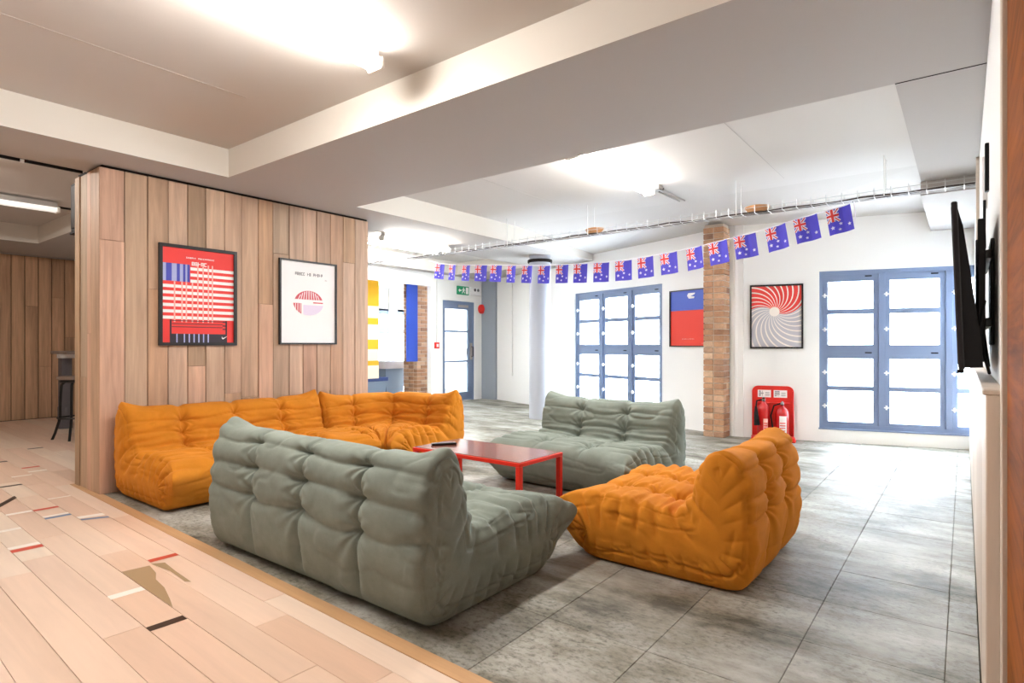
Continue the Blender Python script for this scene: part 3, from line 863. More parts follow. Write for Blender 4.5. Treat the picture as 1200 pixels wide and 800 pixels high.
def build_sofa(name, label, loc, rz, width, ncols, matname, seed, height=1.0, corner=False, depth=1.0, group=None, tops=.6):
    X, Y, Z, Nn, ctrl, sarc, nc = sofa_grid(width, ncols, seed, height, corner=corner, depth=depth, tops=tops)
    ns = X.shape[0]
    if not corner: Y = Y - .51 * depth
    root = thing(name, label, 'sofa' if width > 1.2 or corner else 'armchair', loc, rz, group)
    co = np.stack([X, Y, Z], -1).reshape(-1, 3)
    idx = np.arange(ns * nc).reshape(ns, nc)
    i2 = np.roll(idx, -1, 0)
    quads = np.stack([idx[:, :-1], idx[:, 1:], i2[:, 1:], i2[:, :-1]], -1)      # ns x (nc-1) x 4
    # orientation
    p = co[quads[ns // 2, nc // 2]]
    k_top = int(np.argmax(Z[:, nc // 2])); p = co[quads[k_top, nc // 2]]
    fn = np.cross(p[1] - p[0], p[2] - p[0])
    if fn[2] < 0: quads = quads[..., ::-1]
    k = np.argmax(Z[:, nc // 2])
    if Nn[k, nc // 2, 2] < 0: Nn = -Nn
    nn = Nn.reshape(-1, 3)
    back = (sarc >= ctrl[8] + .01) & (sarc < ctrl[18] + .02)
    for pname, sel in (('backrest', back), ('seat', ~back)):
        q = quads[sel].reshape(-1, 4)
        used, inv = np.unique(q, return_inverse=True); inv = inv.reshape(-1, 4)
        me = bpy.data.meshes.new(pname)
        v = co[used]
        me.vertices.add(len(v)); me.vertices.foreach_set('co', v.ravel())
        me.loops.add(inv.size); me.loops.foreach_set('vertex_index', inv.ravel().astype(np.int32))
        me.polygons.add(len(inv)); me.polygons.foreach_set('loop_start', np.arange(0, inv.size, 4, dtype=np.int32))
        me.polygons.foreach_set('loop_total', np.full(len(inv), 4, dtype=np.int32))
        me.polygons.foreach_set('use_smooth', [True] * len(inv))
        me.update(calc_edges=True); me.validate()
        if len(me.vertices) == len(used):
            me.normals_split_custom_set_from_vertices(nn[used].tolist())
        me.materials.append(MATS[matname])
        link(pname, me, root)
    return root

build_sofa('quilted_sofa', 'long grey-green quilted sofa seen from behind, nearest the timber floor', (1.60 + .51, 2.575, 0), PI / 2, 1.82, 4, 'grey_suede', 3, tops=.42)
build_sofa('quilted_sofa', 'long orange quilted sofa pushed against the timber wall under the posters', (2.57, 5.265 - .51, 0), 0, 1.74, 4, 'orange_suede', 12, .97, tops=.6)
build_sofa('quilted_corner_sofa', 'orange quilted corner seat at the right end of the long orange sofa', (3.53, 4.20, 0), 0, 1.35, 4, 'orange_suede', 23, .93, True, tops=.6)
build_sofa('quilted_loveseat', 'grey-green two-seat quilted sofa facing the camera behind the red table', (4.33, 2.53, 0), -PI / 2 - .04, 1.37, 3, 'grey_suede', 31, .98, tops=.45)
build_sofa('quilted_armchair', 'single orange quilted armchair at right with its back to the television wall', (3.27, 1.26, 0), PI, 1.04, 3, 'orange_suede', 44, .93, tops=.25)

# ------------------------------------------------------------------ red coffee table and remote
tb = thing('coffee_table', 'low red steel coffee table with glossy brown top between the sofas', 'table', (3.26, 2.755, 0))
MB().cbox(-.255, .255, -.50, .50, .372, .398, .003).build('apron', 'red_steel', tb)
MB().cbox(-.243, .243, -.488, .488, .396, .402, .001).build('tabletop', 'table_top', tb)
for sx in (-1, 1):
    for sy in (-1, 1):
        MB().cbox(sx * .236 - .018, sx * .236 + .018, sy * .481 - .018, sy * .481 + .018, 0, .373, .003).build('leg', 'red_steel', tb)
rm = thing('remote_control', 'slim black remote control lying on the red coffee table', 'remote', (3.20, 3.12, .4025), .95)
MB().cbox(-.026, .026, -.095, .095, 0, .018, .005).build('case', 'black_plastic', rm)
for i in range(7):
    for j in range(3): MB().cbox(-.017 + j * .013, -.009 + j * .013, -.07 + i * .018, -.062 + i * .018, .017, .0195, .001).build('button', 'label_grey', rm)

# ------------------------------------------------------------------ framed posters
def poster(name, label, M, w_, h_, fw_=.02, group='framed posters'):
    """local x along wall, local -y to the room, z up, origin at bottom centre"""
    root = tag(empty(name), label, 'poster', group); root.matrix_world = M
    m = MB()
    m.box(-w_ / 2, w_ / 2, -.028, 0, 0, fw_); m.box(-w_ / 2, w_ / 2, -.028, 0, h_ - fw_, h_)
    m.box(-w_ / 2, -w_ / 2 + fw_, -.028, 0, fw_, h_ - fw_); m.box(w_ / 2 - fw_, w_ / 2, -.028, 0, fw_, h_ - fw_)
    m.build('frame', 'black_frame', root)
    return root
def rects(root, name, mname, lst, y=-.012, th=.0006):
    m = MB()
    for (x0, x1, z0, z1) in lst: m.box(x0, x1, y - th, y, z0, z1)
    o = m.build(name, mname, root)
    if len(lst) > 1: o['kind'] = 'stuff'
    return o
def glyphs(x0, x1, z0, z1, n, seed, gap=.25, words=()):
    """small letter-like strokes: the print is too small to read in the photograph"""
    r = random.Random(seed); out = []; wv = (x1 - x0) / n
    for i in range(n):
        if i in words: continue
        a = x0 + i * wv; b = a + wv * (1 - gap); t = (b - a) * .28
        out.append((a, a + t, z0, z1))
        k = r.randrange(4)
        if k != 0: out.append((a + t, b, z1 - (z1 - z0) * .2, z1))
        if k in (1, 2): out.append((a + t, b, z0, z0 + (z1 - z0) * .2))
        if k in (0, 2, 3): out.append((a + t, b, z0 + (z1 - z0) * .42, z0 + (z1 - z0) * .6))
        if k in (2, 3): out.append((b - t, b, z0 + (z1 - z0) * .2, z1 - (z1 - z0) * .2))
    return out
# 1: striped flag poster
W1, H1 = .655, .855
p1 = poster('framed_poster', 'framed red and white striped flag poster on the timber wall', Matrix.Translation((2.385, WV - .003, 1.155)), W1, H1, .026)
xi0, xi1, zi0, zi1 = -W1 / 2 + .026, W1 / 2 - .026, .026, H1 - .026
rects(p1, 'print', 'paper_red', [(xi0, xi1, zi0, zi1)], -.008, .003)
# stripes from the top of the flag field
top = .675; sh = .0265
whites = []
for i in range(9):
    z1 = top - i * 2 * sh; z0 = z1 - sh
    whites.append((xi0 if i > 2 else -.075, xi1, z0, z1))
rects(p1, 'white_stripes', 'paper_white', whites)
rects(p1, 'canton', 'paper_blue', [(xi0, -.08, top - 4.9 * sh, top + .02)])
rects(p1, 'canton_bands', 'paper_paleblue', [(xi0, xi0 + .03, top - 4.9 * sh, top + .02), (xi0 + .075, xi0 + .115, top - 4.9 * sh, top + .02), (xi0 + .14, xi0 + .165, top - 4.9 * sh, top + .02), (xi0 + .185, xi0 + .2, top - 4.9 * sh, top + .02)], -.0126)
pale = []
for q in (-.02, .025, .07, .105): pale.append((q, q + .012, .20, top + .03))
for q in (-.21, -.15, -.115, -.065): pale.append((q, q + .012, .20, top - 5 * sh))
mat('paper_pale_red', (246, 178, 168), .55)
rects(p1, 'light_streaks', 'paper_pale_red', pale, -.0126)
rects(p1, 'small_title', 'paper_white', glyphs(-.11, .13, .748, .760, 17, 3, .2, (6,)), -.0126)
rects(p1, 'title', 'paper_white', glyphs(-.065, .065, .69, .722, 5, 5, .15), -.0132)
rects(p1, 'ring_base', 'paper_black', [(xi0 + .06, xi1 - .06, zi0, .10), (xi0 + .06, xi0 + .074, .1, .22), (xi1 - .074, xi1 - .06, .1, .22), (xi1 - .10, xi1 - .06, .205, .215), (xi1 - .10, xi1 - .06, .17, .18), (xi1 - .10, xi1 - .06, .14, .15)])
rects(p1, 'ring_ropes', 'paper_black', [(xi0 + .075, xi1 - .10, z, z + .006) for z in (.208, .182, .156)], -.0128)
rects(p1, 'ring_streaks', 'paper_paleblue', [(q, q + .01, zi0, .10) for q in (-.19, -.13, -.09, -.05, -.01, .03, .07)], -.0126)
m = MB(); cx, cz = .215, .068
m.quad([(cx - .020, -.0130, cz + .012), (cx - .022, -.0130, cz - .004), (cx - .012, -.0130, cz - .013), (cx, -.0130, cz - .008), (cx + .032, -.0130, cz + .018), (cx - .004, -.0130, cz + .001), (cx - .014, -.0130, cz + .0)])
m.build('tick_mark', 'paper_white', p1)
# 2: white poster with red dome
p2 = poster('framed_poster', 'framed white poster with a small red striped oval on the timber wall', Matrix.Translation((3.464, WV - .003, 1.165)), .655, .845, .016)
W2, H2 = .655, .845
rects(p2, 'print', 'paper_white', [(-W2 / 2 + .016, W2 / 2 - .016, .016, H2 - .016)], -.008, .003)
rects(p2, 'title', 'paper_dark', glyphs(-.155, .165, .695, .725, 14, 9, .3, (5, 8)))
rects(p2, 'small_print', 'label_grey', glyphs(.19, .22, .66, .668, 2, 1))
def ellipse_band(root, name, mname, cx, cz, rx, rz, x_lo, x_hi, z_lo, z_hi, y=-.012, n=40):
    poly = []
    for i in range(n):
        a = 2 * PI * i / n; x = cx + rx * math.cos(a); z = cz + rz * math.sin(a)
        poly.append((min(max(x, x_lo), x_hi), min(max(z, z_lo), z_hi)))
    m = MB(); m.prism(poly[::-1], y - .0006, y); return m.build(name, mname, root)
OC = (0.0, .42)
ellipse_band(p2, 'oval_top', 'paper_pink', *OC, .165, .125, -1, 1, OC[1] + .035, 1)
ellipse_band(p2, 'oval_side', 'paper_pink', *OC, .175, .125, -1, -.085, -1, OC[1] - .005)
ellipse_band(p2, 'oval_base', 'paper_lilac', *OC, .17, .125, -.065, 1, -1, OC[1] - .02)
m = MB()
for i in range(11):
    a = -1.0 + i * .2; t = OC[0] + a * .15
    zt = OC[1] + .125 * math.sqrt(max(0, 1 - (t / .165) ** 2)) - .004
    if zt < OC[1] + .05: continue
    m.quad([(t - .003, -.0130, OC[1] + .036), (t + .004, -.0130, OC[1] + .036), (t * .8 + .006, -.0130, zt), (t * .8 - .004, -.0130, zt)])
for i in range(3): m.quad([(-.155 + i * .026, -.0130, OC[1] - .09), (-.148 + i * .026, -.0130, OC[1] - .1), (-.146 + i * .026, -.0130, OC[1] - .008), (-.155 + i * .026, -.0130, OC[1] - .006)])
m.build('oval_ribs', 'paper_white', p2)
rects(p2, 'dash', 'paper_pink', [(.05, .165, OC[1] + .0, OC[1] + .012)])
# 3: swirl poster (spiral stripes drawn in the material)
MP = lambda M, s, z: M @ Matrix.Translation((s, -.001, z))
def swirl_mat(name, cx, cz):
    mt = bpy.data.materials.new(name); mt.use_nodes = True; nt = mt.node_tree; N = nt.nodes; L = nt.links; b = N['Principled BSDF']
    b.inputs['Roughness'].default_value = .5
    tc = N.new('ShaderNodeTexCoord'); sp = N.new('ShaderNodeSeparateXYZ'); L.new(tc.outputs['Object'], sp.inputs[0])
    def mth(op, a, b_=None, c_=None):
        n = N.new('ShaderNodeMath'); n.operation = op
        for i, q in enumerate((a, b_, c_)):
            if q is None: continue
            if isinstance(q, (int, float)): n.inputs[i].default_value = q
            else: L.new(q, n.inputs[i])
        return n.outputs[0]
    dx = mth('SUBTRACT', sp.outputs['X'], cx); dz = mth('SUBTRACT', sp.outputs['Z'], cz)
    r = mth('SQRT', mth('ADD', mth('MULTIPLY', dx, dx), mth('MULTIPLY', dz, dz)))
    ang = mth('ARCTAN2', dz, dx)
    tw_ = mth('ADD', ang, mth('MULTIPLY', r, -2.6))
    turn = mth('FRACT', mth('ADD', mth('DIVIDE', tw_, 2 * PI), 1.0))
    st_ = mth('FRACT', mth('MULTIPLY', turn, 26.0))
    white = mth('LESS_THAN', st_, .26)
    core = mth('LESS_THAN', r, .058)
    isw = mth('MAXIMUM', white, core)
    red = mth('LESS_THAN', mth('FRACT', mth('ADD', turn, .03 + .06)), .46)
    m1 = N.new('ShaderNodeMix'); m1.data_type = 'RGBA'; L.new(red, m1.inputs['Factor'])
    m1.inputs[6].default_value = lin((196, 192, 198)); m1.inputs[7].default_value = lin((238, 66, 58))
    m2 = N.new('ShaderNodeMix'); m2.data_type = 'RGBA'; L.new(isw, m2.inputs['Factor']); L.new(m1.outputs[2], m2.inputs[6]); m2.inputs[7].default_value = lin((246, 236, 226))
    L.new(m2.outputs[2], b.inputs['Base Color'])
    MATS[name] = mt
swirl_mat('paper_swirl', -.02, .455)
p3 = poster('framed_poster', 'framed red and grey spiral poster on the window wall above the extinguishers', MP(MR, .475, 1.115), .60, .79, .02)
rects(p3, 'print', 'paper_swirl', [(-.28, .28, .02, .77)], -.008, .003)
# 4: blue over red poster
p4 = poster('framed_poster', 'framed poster, blue above and red below, beside the brick pillar', MP(ML, .765, 1.135), .62, .785, .014)
rects(p4, 'print', 'paper_orange', [(-.296, .296, .014, .50)], -.008, .003)
rects(p4, 'upper_print', 'paper_skyblue', [(-.296, .296, .50, .771)], -.008, .003)
m = MB(); m.quad([(-.03, -.0125, .66), (-.12, -.0125, .66), (-.13, -.0125, .685), (-.06, -.0125, .69), (-.13, -.0125, .715), (-.14, -.0125, .735), (-.02, -.0125, .735), (.0, -.0125, .70)]); m.build('white_figure', 'paper_white', p4)
rects(p4, 'small_print', 'paper_pale_red', glyphs(-.12, .09, .10, .112, 14, 4) + glyphs(-.28, -.25, .04, .05, 2, 6))

# ------------------------------------------------------------------ batten lights
def batten(label, u0, u1, v, z, tube, length_label='light', wd=.06, lit=True):
    r = thing('batten_light', label, 'ceiling light', ((u0 + u1) / 2, v, z), 0, 'ceiling batten lights')
    h = (u1 - u0) / 2
    MB().cbox(-h + .02, h - .02, -.034, .034, -.062, 0, .004).build('body', 'fitting_grey', r)
    # rounded diffuser
    pr = []
    n = 10
    for i in range(n + 1):
        a = PI * i / n; pr.append((wd * math.cos(a), -.061 - .05 * math.sin(a) ** .8))
    m = MB(); k = len(pr)
    m.v = [(-h + .03, y, z_) for y, z_ in pr] + [(h - .03, y, z_) for y, z_ in pr]
    for i in range(k - 1): m.f.append((i, i + 1, k + i + 1, k + i)); m.m.append(0)
    m.f.append((0, k, 2 * k - 1, k - 1)); m.m.append(0)
    m.build('diffuser', tube, r, True)
    for s in (-1, 1):
        MB().cbox(min(s * h, s * (h - .03)), max(s * h, s * (h - .03)), -wd - .002, wd + .002, -.115, -.05, .008).build('end_cap', 'fitting_white', r)
    return r
batten('lit batten light nearest the camera, in the ceiling bay over the timber floor', .62, 2.14, 2.60, CEIL, 'tube_warm')
batten('lit batten light above the red table, in the bay before the windows', 4.10, 5.62, 2.55, CEIL, 'tube_neutral')
batten('dim batten light in the bay left of the timber wall', .65, 2.15, 8.22, CEIL - .02, 'tube_dim')
batten('added unseen batten light that brightens the left bay', -.15, 1.15, 6.9, CEIL, 'tube_warm')  # lamp added out of view to light the left bay
batten('small batten light under the beam behind the cable tray', 4.76, 5.96, 5.72, SOFFIT, 'tube_neutral', wd=.045)
batten('batten light in the far bay near the exit door', 5.6, 7.1, 7.1, CEIL, 'tube_neutral')

# conduit from the second light to the tray, with junction box
cd = thing('conduit_pair', 'two thin grey conduits running from the lit batten to the cable tray', 'conduit', (5.63, 2.55, CEIL))
MB().cbox(0, .12, -.09, .05, -.05, 0, .006).build('junction_box', 'fitting_grey', cd)
for y in (-.03, .03): MB().tube([(.12, y, -.012), (.80, y - .02, -.012)], .009, 8).build('conduit', 'fitting_grey', cd)
MB().tube([(.02, -.06, -.04), (.05, -.12, -.06), (.10, -.10, -.03), (.12, -.04, -.05)], .006, 6).build('loose_wire', 'cable_dark', cd)

# ------------------------------------------------------------------ wire cable tray
TU, TZ = 6.07, 2.455
ct = thing('cable_tray', 'long wire-mesh cable tray hung across the room below the ceiling', 'cable tray', (TU, 0, TZ))
for (dx, dz) in ((-.05, 0), (0, 0), (.05, 0), (-.075, .05), (.075, .05)):
    MB().tube([(dx, RW + .01, dz), (dx, 8.2, dz)], .0028, 6).build('long_wire', 'steel_wire', ct)
uw = MB().tube([(-.075, 0, .075), (-.075, 0, 0), (.075, 0, 0), (.075, 0, .075)], .0034, 5).mesh('cross_wire', 'steel_wire')
y = 0.0
while y < 8.2:
    o = link('cross_wire', uw, ct); o.location = (0, y, 0); y += .125
for k, (dx, r_, mm) in enumerate([(-.04, .008, 'cable_dark'), (-.02, .007, 'cable_white'), (.0, .009, 'cable_dark'), (.022, .007, 'cable_dark'), (.042, .007, 'fitting_grey')]):
    pts = [(dx + .012 * math.sin(i * 1.3 + k), RW + .02 + i * .2, .010 + .006 * math.sin(i * 2.1 + k * 2)) for i in range(41)]
    MB().tube(pts, r_, 6).build('cable', mm, ct, True)
for yv in (.55, 1.80, 3.50, 4.7):
    for dx in (-.08, .08): MB().tube([(dx, yv, 0), (dx, yv, CEIL - TZ)], .004, 6).build('hanger_rod', 'cable_white', ct)
for yv in (6.0, 7.4):
    for dx in (-.08, .08): MB().tube([(dx, yv, 0), (dx, yv, (SOFFIT if yv < 6.17 else CEIL) - TZ)], .004, 6).build('hanger_rod', 'cable_white', ct)
for lab, yv in (('coil of tan cable resting on the tray right of the brick pillar', 1.62), ('coil of tan cable on the tray above the grey loveseat', 3.45)):
    c_ = thing('cable_coil', lab, 'cable', (TU, yv, TZ + .02))
    for k in range(4):
        pts = [((.05 + .006 * k) * math.cos(a * PI / 8), (.085 + .010 * k) * math.sin(a * PI / 8), .012 + .012 * k + .004 * math.sin(a)) for a in range(16)]
        MB().tube(pts, .008, 6, closed=True).build('loop', 'cable_tan', c_, True)

# ------------------------------------------------------------------ flag bunting
BP0 = Vector((6.03, .86, 0)); BD = Vector((.09714, .99527, 0))
FL = [(5.66, 2.429), (5.36, 2.387), (5.05, 2.352), (4.73, 2.323), (4.42, 2.293), (4.12, 2.259), (3.83, 2.233), (3.53, 2.205), (3.23, 2.188), (2.94, 2.171), (2.63, 2.157), (2.32, 2.152), (2.03, 2.163), (1.74, 2.18), (1.44, 2.204), (1.18, 2.236), (0.9, 2.271), (0.6, 2.316), (0.33, 2.366), (0.05, 2.41)]
bn = thing('flag_bunting', 'string of small blue flags sagging across the room in front of the windows', 'bunting', (0, 0, 0))
sp_ = [(5.92, 2.50)] + FL + [(-.06, 2.44)]
MB().tube([tuple(BP0 + BD * s + Vector((0, 0, z))) for s, z in sp_], .005, 6).build('string', 'flag_white', bn, True)
def flag_mesh():
    """x to the right as seen from the room, z down from the string"""
    fw_, fh = .215, .232
    m = MB(); nx_ = 8
    def yy(x): return .012 * math.sin(x / fw_ * 2.2 * PI + .6)
    for i in range(nx_):
        x0 = -fw_ / 2 + fw_ * i / nx_; x1 = x0 + fw_ / nx_
        m.quad([(x0, yy(x0), 0), (x0, yy(x0), -fh), (x1, yy(x1), -fh), (x1, yy(x1), 0)], 0)
        m.quad([(x0, yy(x0) + .001, 0), (x1, yy(x1) + .001, 0), (x1, yy(x1) + .001, -fh), (x0, yy(x0) + .001, -fh)], 0)
    def strip(p, q, wv, mi, lift):
        p = Vector(p); q = Vector(q); d = (q - p); n = Vector((-d.y, d.x)).normalized() * wv / 2
        k = 5
        for i in range(k):
            a = p + d * i / k; b = p + d * (i + 1) / k
            for sgn in (-1, 1):
                P = [a + n, b + n, b - n, a - n]
                m.quad([(c.x, yy(c.x) + sgn * lift + (.0005 if sgn > 0 else -.0005), c.y) for c in P], mi)
    cx0, cx1, cz0, cz1 = -fw_ / 2 + .002, -.004, -.002, -.118
    for a, b in (((cx0, cz0), (cx1, cz1)), ((cx0, cz1), (cx1, cz0))):
        strip(a, b, .026, 1, .0012); strip(a, b, .009, 2, .0018)
    mx_, mz_ = (cx0 + cx1) / 2, (cz0 + cz1) / 2
    strip((mx_, cz0), (mx_, cz1), .036, 1, .0024); strip((cx0, mz_), (cx1, mz_), .036, 1, .0024)
    strip((mx_, cz0), (mx_, cz1), .021, 2, .0030); strip((cx0, mz_), (cx1, mz_), .021, 2, .0030)
    def star(cx, cz, r):
        for sgn in (-1, 1):
            pts = []
            for i in range(10):
                a = PI / 2 + i * PI / 5; q = r if i % 2 == 0 else r * .5
                x = cx + q * math.cos(a); z = cz + q * math.sin(a); pts.append((x, yy(x) + sgn * .0018, z))
            m.quad(pts, 1)
    star(-.066, -.172, .020); star(.0, -.145, .016); star(-.012, -.196, .014); star(.072, -.168, .018)
    return m.mesh('flag', ['flag_blue', 'flag_white', 'flag_red'])
fm = flag_mesh()
rz_b = math.atan2(BD.y, BD.x)
for i, (s, z) in enumerate(FL):
    j0 = max(0, i - 1); j1 = min(len(FL) - 1, i + 1)
    sl = (FL[j0][1] - FL[j1][1]) / (FL[j0][0] - FL[j1][0])     # dz/ds
    o = link('flag', fm, bn)
    # local +x = towards -s (right in the picture), local -y = towards the room
    X_ = (-BD - Vector((0, 0, sl))).normalized(); Zv = Vector((0, 0, 1)); Y_ = Zv.cross(X_).normalized(); Zv = X_.cross(Y_)
    R_ = Matrix((X_, Y_, Zv)).transposed().to_4x4()
    tw_ = Matrix.Rotation(rnd.uniform(-.25, .25), 4, 'Z')
    o.matrix_world = Matrix.Translation(BP0 + BD * s + Vector((0, 0, z - .004))) @ R_ @ tw_
# pale tie hanging from its right end
tg = thing('bunting_tie', 'loose white tail of the bunting string hanging from the tray', 'string', (6.02, .78, 2.44))
MB().tube([(0, 0, 0), (.0, -.01, -.1), (.005, -.004, -.2)], .004, 6).build('tail', 'flag_white', tg)

# ------------------------------------------------------------------ fire point
def on_R(s, off=0): 
    v = MR @ Vector((s, -off, 0)); return v
RZ_R = math.atan2(DR[1], DR[0])
fp = thing('extinguisher_stand', 'red plastic double fire extinguisher stand against the window wall', 'stand', on_R(.435, .03), RZ_R)
# local x along wall (to the right), -y to the room
pts = []
Wd, Hd, rr = .235, .655, .07
for cx, cz, a0 in ((Wd - rr, Hd - rr, 0), (-Wd + rr, Hd - rr, PI / 2)):
    for i in range(7): a = a0 + PI / 2 * i / 6; pts.append((cx + rr * math.cos(a), cz + rr * math.sin(a)))
pts += [(-Wd, .0), (Wd, .0)]
MB().prism(pts, -.03, .0).build('back_panel', 'red_plastic', fp)
MB().cbox(-Wd - .01, Wd + .01, -.26, -.03, 0, .05, .012).build('base', 'red_plastic', fp)
m = MB(); m.cbox(-Wd, -Wd + .02, -.05, -.03, .05, .6, .006); m.cbox(Wd - .02, Wd, -.05, -.03, .05, .6, .006); m.build('side_rib', 'red_plastic', fp)
MB().cbox(-.19, .19, -.055, -.03, .44, .455, .004).build('shelf_lip', 'red_plastic', fp)
for cx in (-.095, .085):
    sg = rects(fp, 'sign', 'label_white', [(cx - .075, cx + .075, .515, .605)], -.031, .002)
    rects(sg, 'print', 'label_grey', glyphs(cx - .06, cx - .005, .53, .595, 3, int(cx * 1000) + 200) + [(cx + .01, cx + .06, .535 + .018 * i, .541 + .018 * i) for i in range(3)], -.0331, .0006)
def ext_world(lx, ly): return fp.location + Vector((math.cos(RZ_R) * lx - math.sin(RZ_R) * ly, math.sin(RZ_R) * lx + math.cos(RZ_R) * ly, 0))
def extinguisher(label, lx, co2):
    p = ext_world(lx, -.155)
    r = thing('fire_extinguisher', label, 'extinguisher', (p.x, p.y, .05), RZ_R, 'fire extinguishers on the red stand')
    R0 = .068 if co2 else .075; hh = .40 if co2 else .36
    MB().lathe([(R0 * .9, 0), (R0, .015), (R0, hh - .07), (R0 * .85, hh - .03), (R0 * .45, hh), (.02, hh + .015), (.02, hh + .04)], 28).build('cylinder', 'red_enamel', r, True)
    MB().cbox(-.02, .02, -.03, .02, hh + .03, hh + .06, .004).build('valve', 'chrome', r)
    MB().cbox(-.012, .012, -.10, .03, hh + .06, hh + .075, .003).build('lever', 'black_metal' if co2 else 'chrome', r)
    MB().cbox(-.012, .012, -.09, .02, hh + .03, hh + .04, .003).build('carry_handle', 'black_metal', r)
    if co2:
        MB().tube([(-.02, 0, hh + .045), (-.075, -.02, hh + .03), (-.085, -.05, hh - .05)], .010, 8).build('hose', 'black', r, True)
        MB().tube([(-.085, -.05, hh - .04), (-.083, -.075, hh - .12), (-.075, -.085, hh - .26)], [.014, .024, .034], 12).build('horn', 'black', r, True)
    else:
        MB().tube([(-.02, -.01, hh + .045), (-.09, -.03, hh + .02), (-.125, -.05, hh - .10), (-.105, -.06, hh - .24), (-.07, -.055, hh - .30)], .010, 8).build('hose', 'black', r, True)
    # curved label
    m = MB(); a0, a1 = (-2.0, -.9) if not co2 else (-1.6, -.8); z0, z1 = (.06, .26) if not co2 else (.05, .22)
    for i in range(8):
        a = a0 + (a1 - a0) * i / 8; b = a0 + (a1 - a0) * (i + 1) / 8; q = R0 + .001
        m.quad([(q * math.cos(a), q * math.sin(a), z0), (q * math.cos(b), q * math.sin(b), z0), (q * math.cos(b), q * math.sin(b), z1), (q * math.cos(a), q * math.sin(a), z1)])
    lb = m.build('label', 'label_white' if not co2 else 'paper_pale_red', r)
    m = MB()
    for k in range(4):
        z_ = z0 + .02 + k * .03
        for i in range(6):
            a = a0 + (a1 - a0) * (i + .5) / 8; b = a0 + (a1 - a0) * (i + 1.5) / 8; q = R0 + .002
            m.quad([(q * math.cos(a), q * math.sin(a), z_), (q * math.cos(b), q * math.sin(b), z_), (q * math.cos(b), q * math.sin(b), z_ + .012), (q * math.cos(a), q * math.sin(a), z_ + .012)])
    m.build('print', 'paper_red', lb)
extinguisher('red fire extinguisher with a black discharge horn, left on the red stand', -.105, True)
extinguisher('red fire extinguisher with a white label and thin hose, right on the red stand', .10, False)

# ------------------------------------------------------------------ small wall fittings on the door wall
def wallbox(name, label, cat, u0, u1, z0, z1, th, mname):
    r = thing(name, label, cat, ((u0 + u1) / 2, DW, z0))
    MB().cbox(-(u1 - u0) / 2, (u1 - u0) / 2, -th, 0, 0, z1 - z0, .005).build('body', mname, r); return r
es = wallbox('exit_sign', 'green running man exit sign above the far door', 'sign', 8.83, 9.19, 2.20, 2.375, .025, 'exit_green')
m = MB(); y = -.0262
def pol(pts): m.quad([(a, y, b) for a, b in pts])
pol([(-.15, .085), (-.105, .125), (-.105, .10), (-.06, .10), (-.06, .07), (-.105, .07), (-.105, .045)])
pol([(.075, .02), (.155, .02), (.155, .155), (.075, .155)])
pol([(-.005, .125), (.02, .125), (.02, .15), (-.005, .15)])
pol([(-.02, .075), (.025, .07), (.03, .12), (-.01, .12)]); pol([(-.02, .075), (-.045, .03), (-.03, .02), (.0, .072)]); pol([(.0, .072), (.025, .07), (.05, .045), (.035, .02), (.025, .045)])
pol([(-.01, .12), (-.045, .10), (-.035, .09), (-.005, .105)]); pol([(.03, .12), (.06, .09), (.05, .083), (.025, .103)])
m.build('pictogram', 'label_white', es)
el = wallbox('emergency_light', 'white twin-spot emergency light beside the exit sign', 'emergency light', 9.24, 9.55, 2.21, 2.37, .05, 'latch_white')
for x in (-.05, .05): MB().lathe([(.03, 0), (.032, .01), (.02, .02)], 16).build('spot', 'paper_dark', el); el.children[-1].location = (x, -.05, .11); el.children[-1].rotation_euler = (PI / 2, 0, 0)
so = thing('alarm_sounder', 'round red fire alarm sounder right of the far door', 'alarm', (9.60, DW, 1.93))
m = MB().lathe([(.10, 0), (.10, .04), (.085, .06), (.05, .075), (.02, .085)], 28); b_ = m.build('body', 'red_plastic', so, True); b_.rotation_euler = (PI / 2, 0, 0)
cp = wallbox('call_point', 'small red fire call point on the wall left of the door', 'call point', 8.19, 8.30, 1.09, 1.21, .04, 'red_plastic')
MB().cbox(-.03, .03, -.043, -.04, .03, .09, .001).build('window', 'label_white', cp)
c1 = thing('conduit', 'thin white conduit rising from the red call point', 'conduit', (8.245, DW, 1.21))
MB().tube([(0, -.012, 0), (0, -.012, SOFFIT - 1.21)], .012, 8).build('pipe', 'cable_white', c1)
sk = thing('wall_socket', 'round white socket low on the far wall left of the round column', 'socket', ML @ Vector((5.295, 0, .47)), math.atan2(DL[1], DL[0]))
sk.rotation_euler = (0, 0, math.atan2(DL[1], DL[0]) + PI)
b_ = MB().lathe([(.06, 0), (.06, .025), (.045, .035)], 24).build('body', 'latch_white', sk, True); b_.rotation_euler = (-PI / 2, 0, 0)
c2 = thing('conduit', 'thin white conduit running down to the round wall socket', 'conduit', ML @ Vector((5.295, -.012, .53)))
MB().tube([(0, 0, 0), (0, 0, SOFFIT - .53)], .011, 8).build('pipe', 'cable_white', c2)

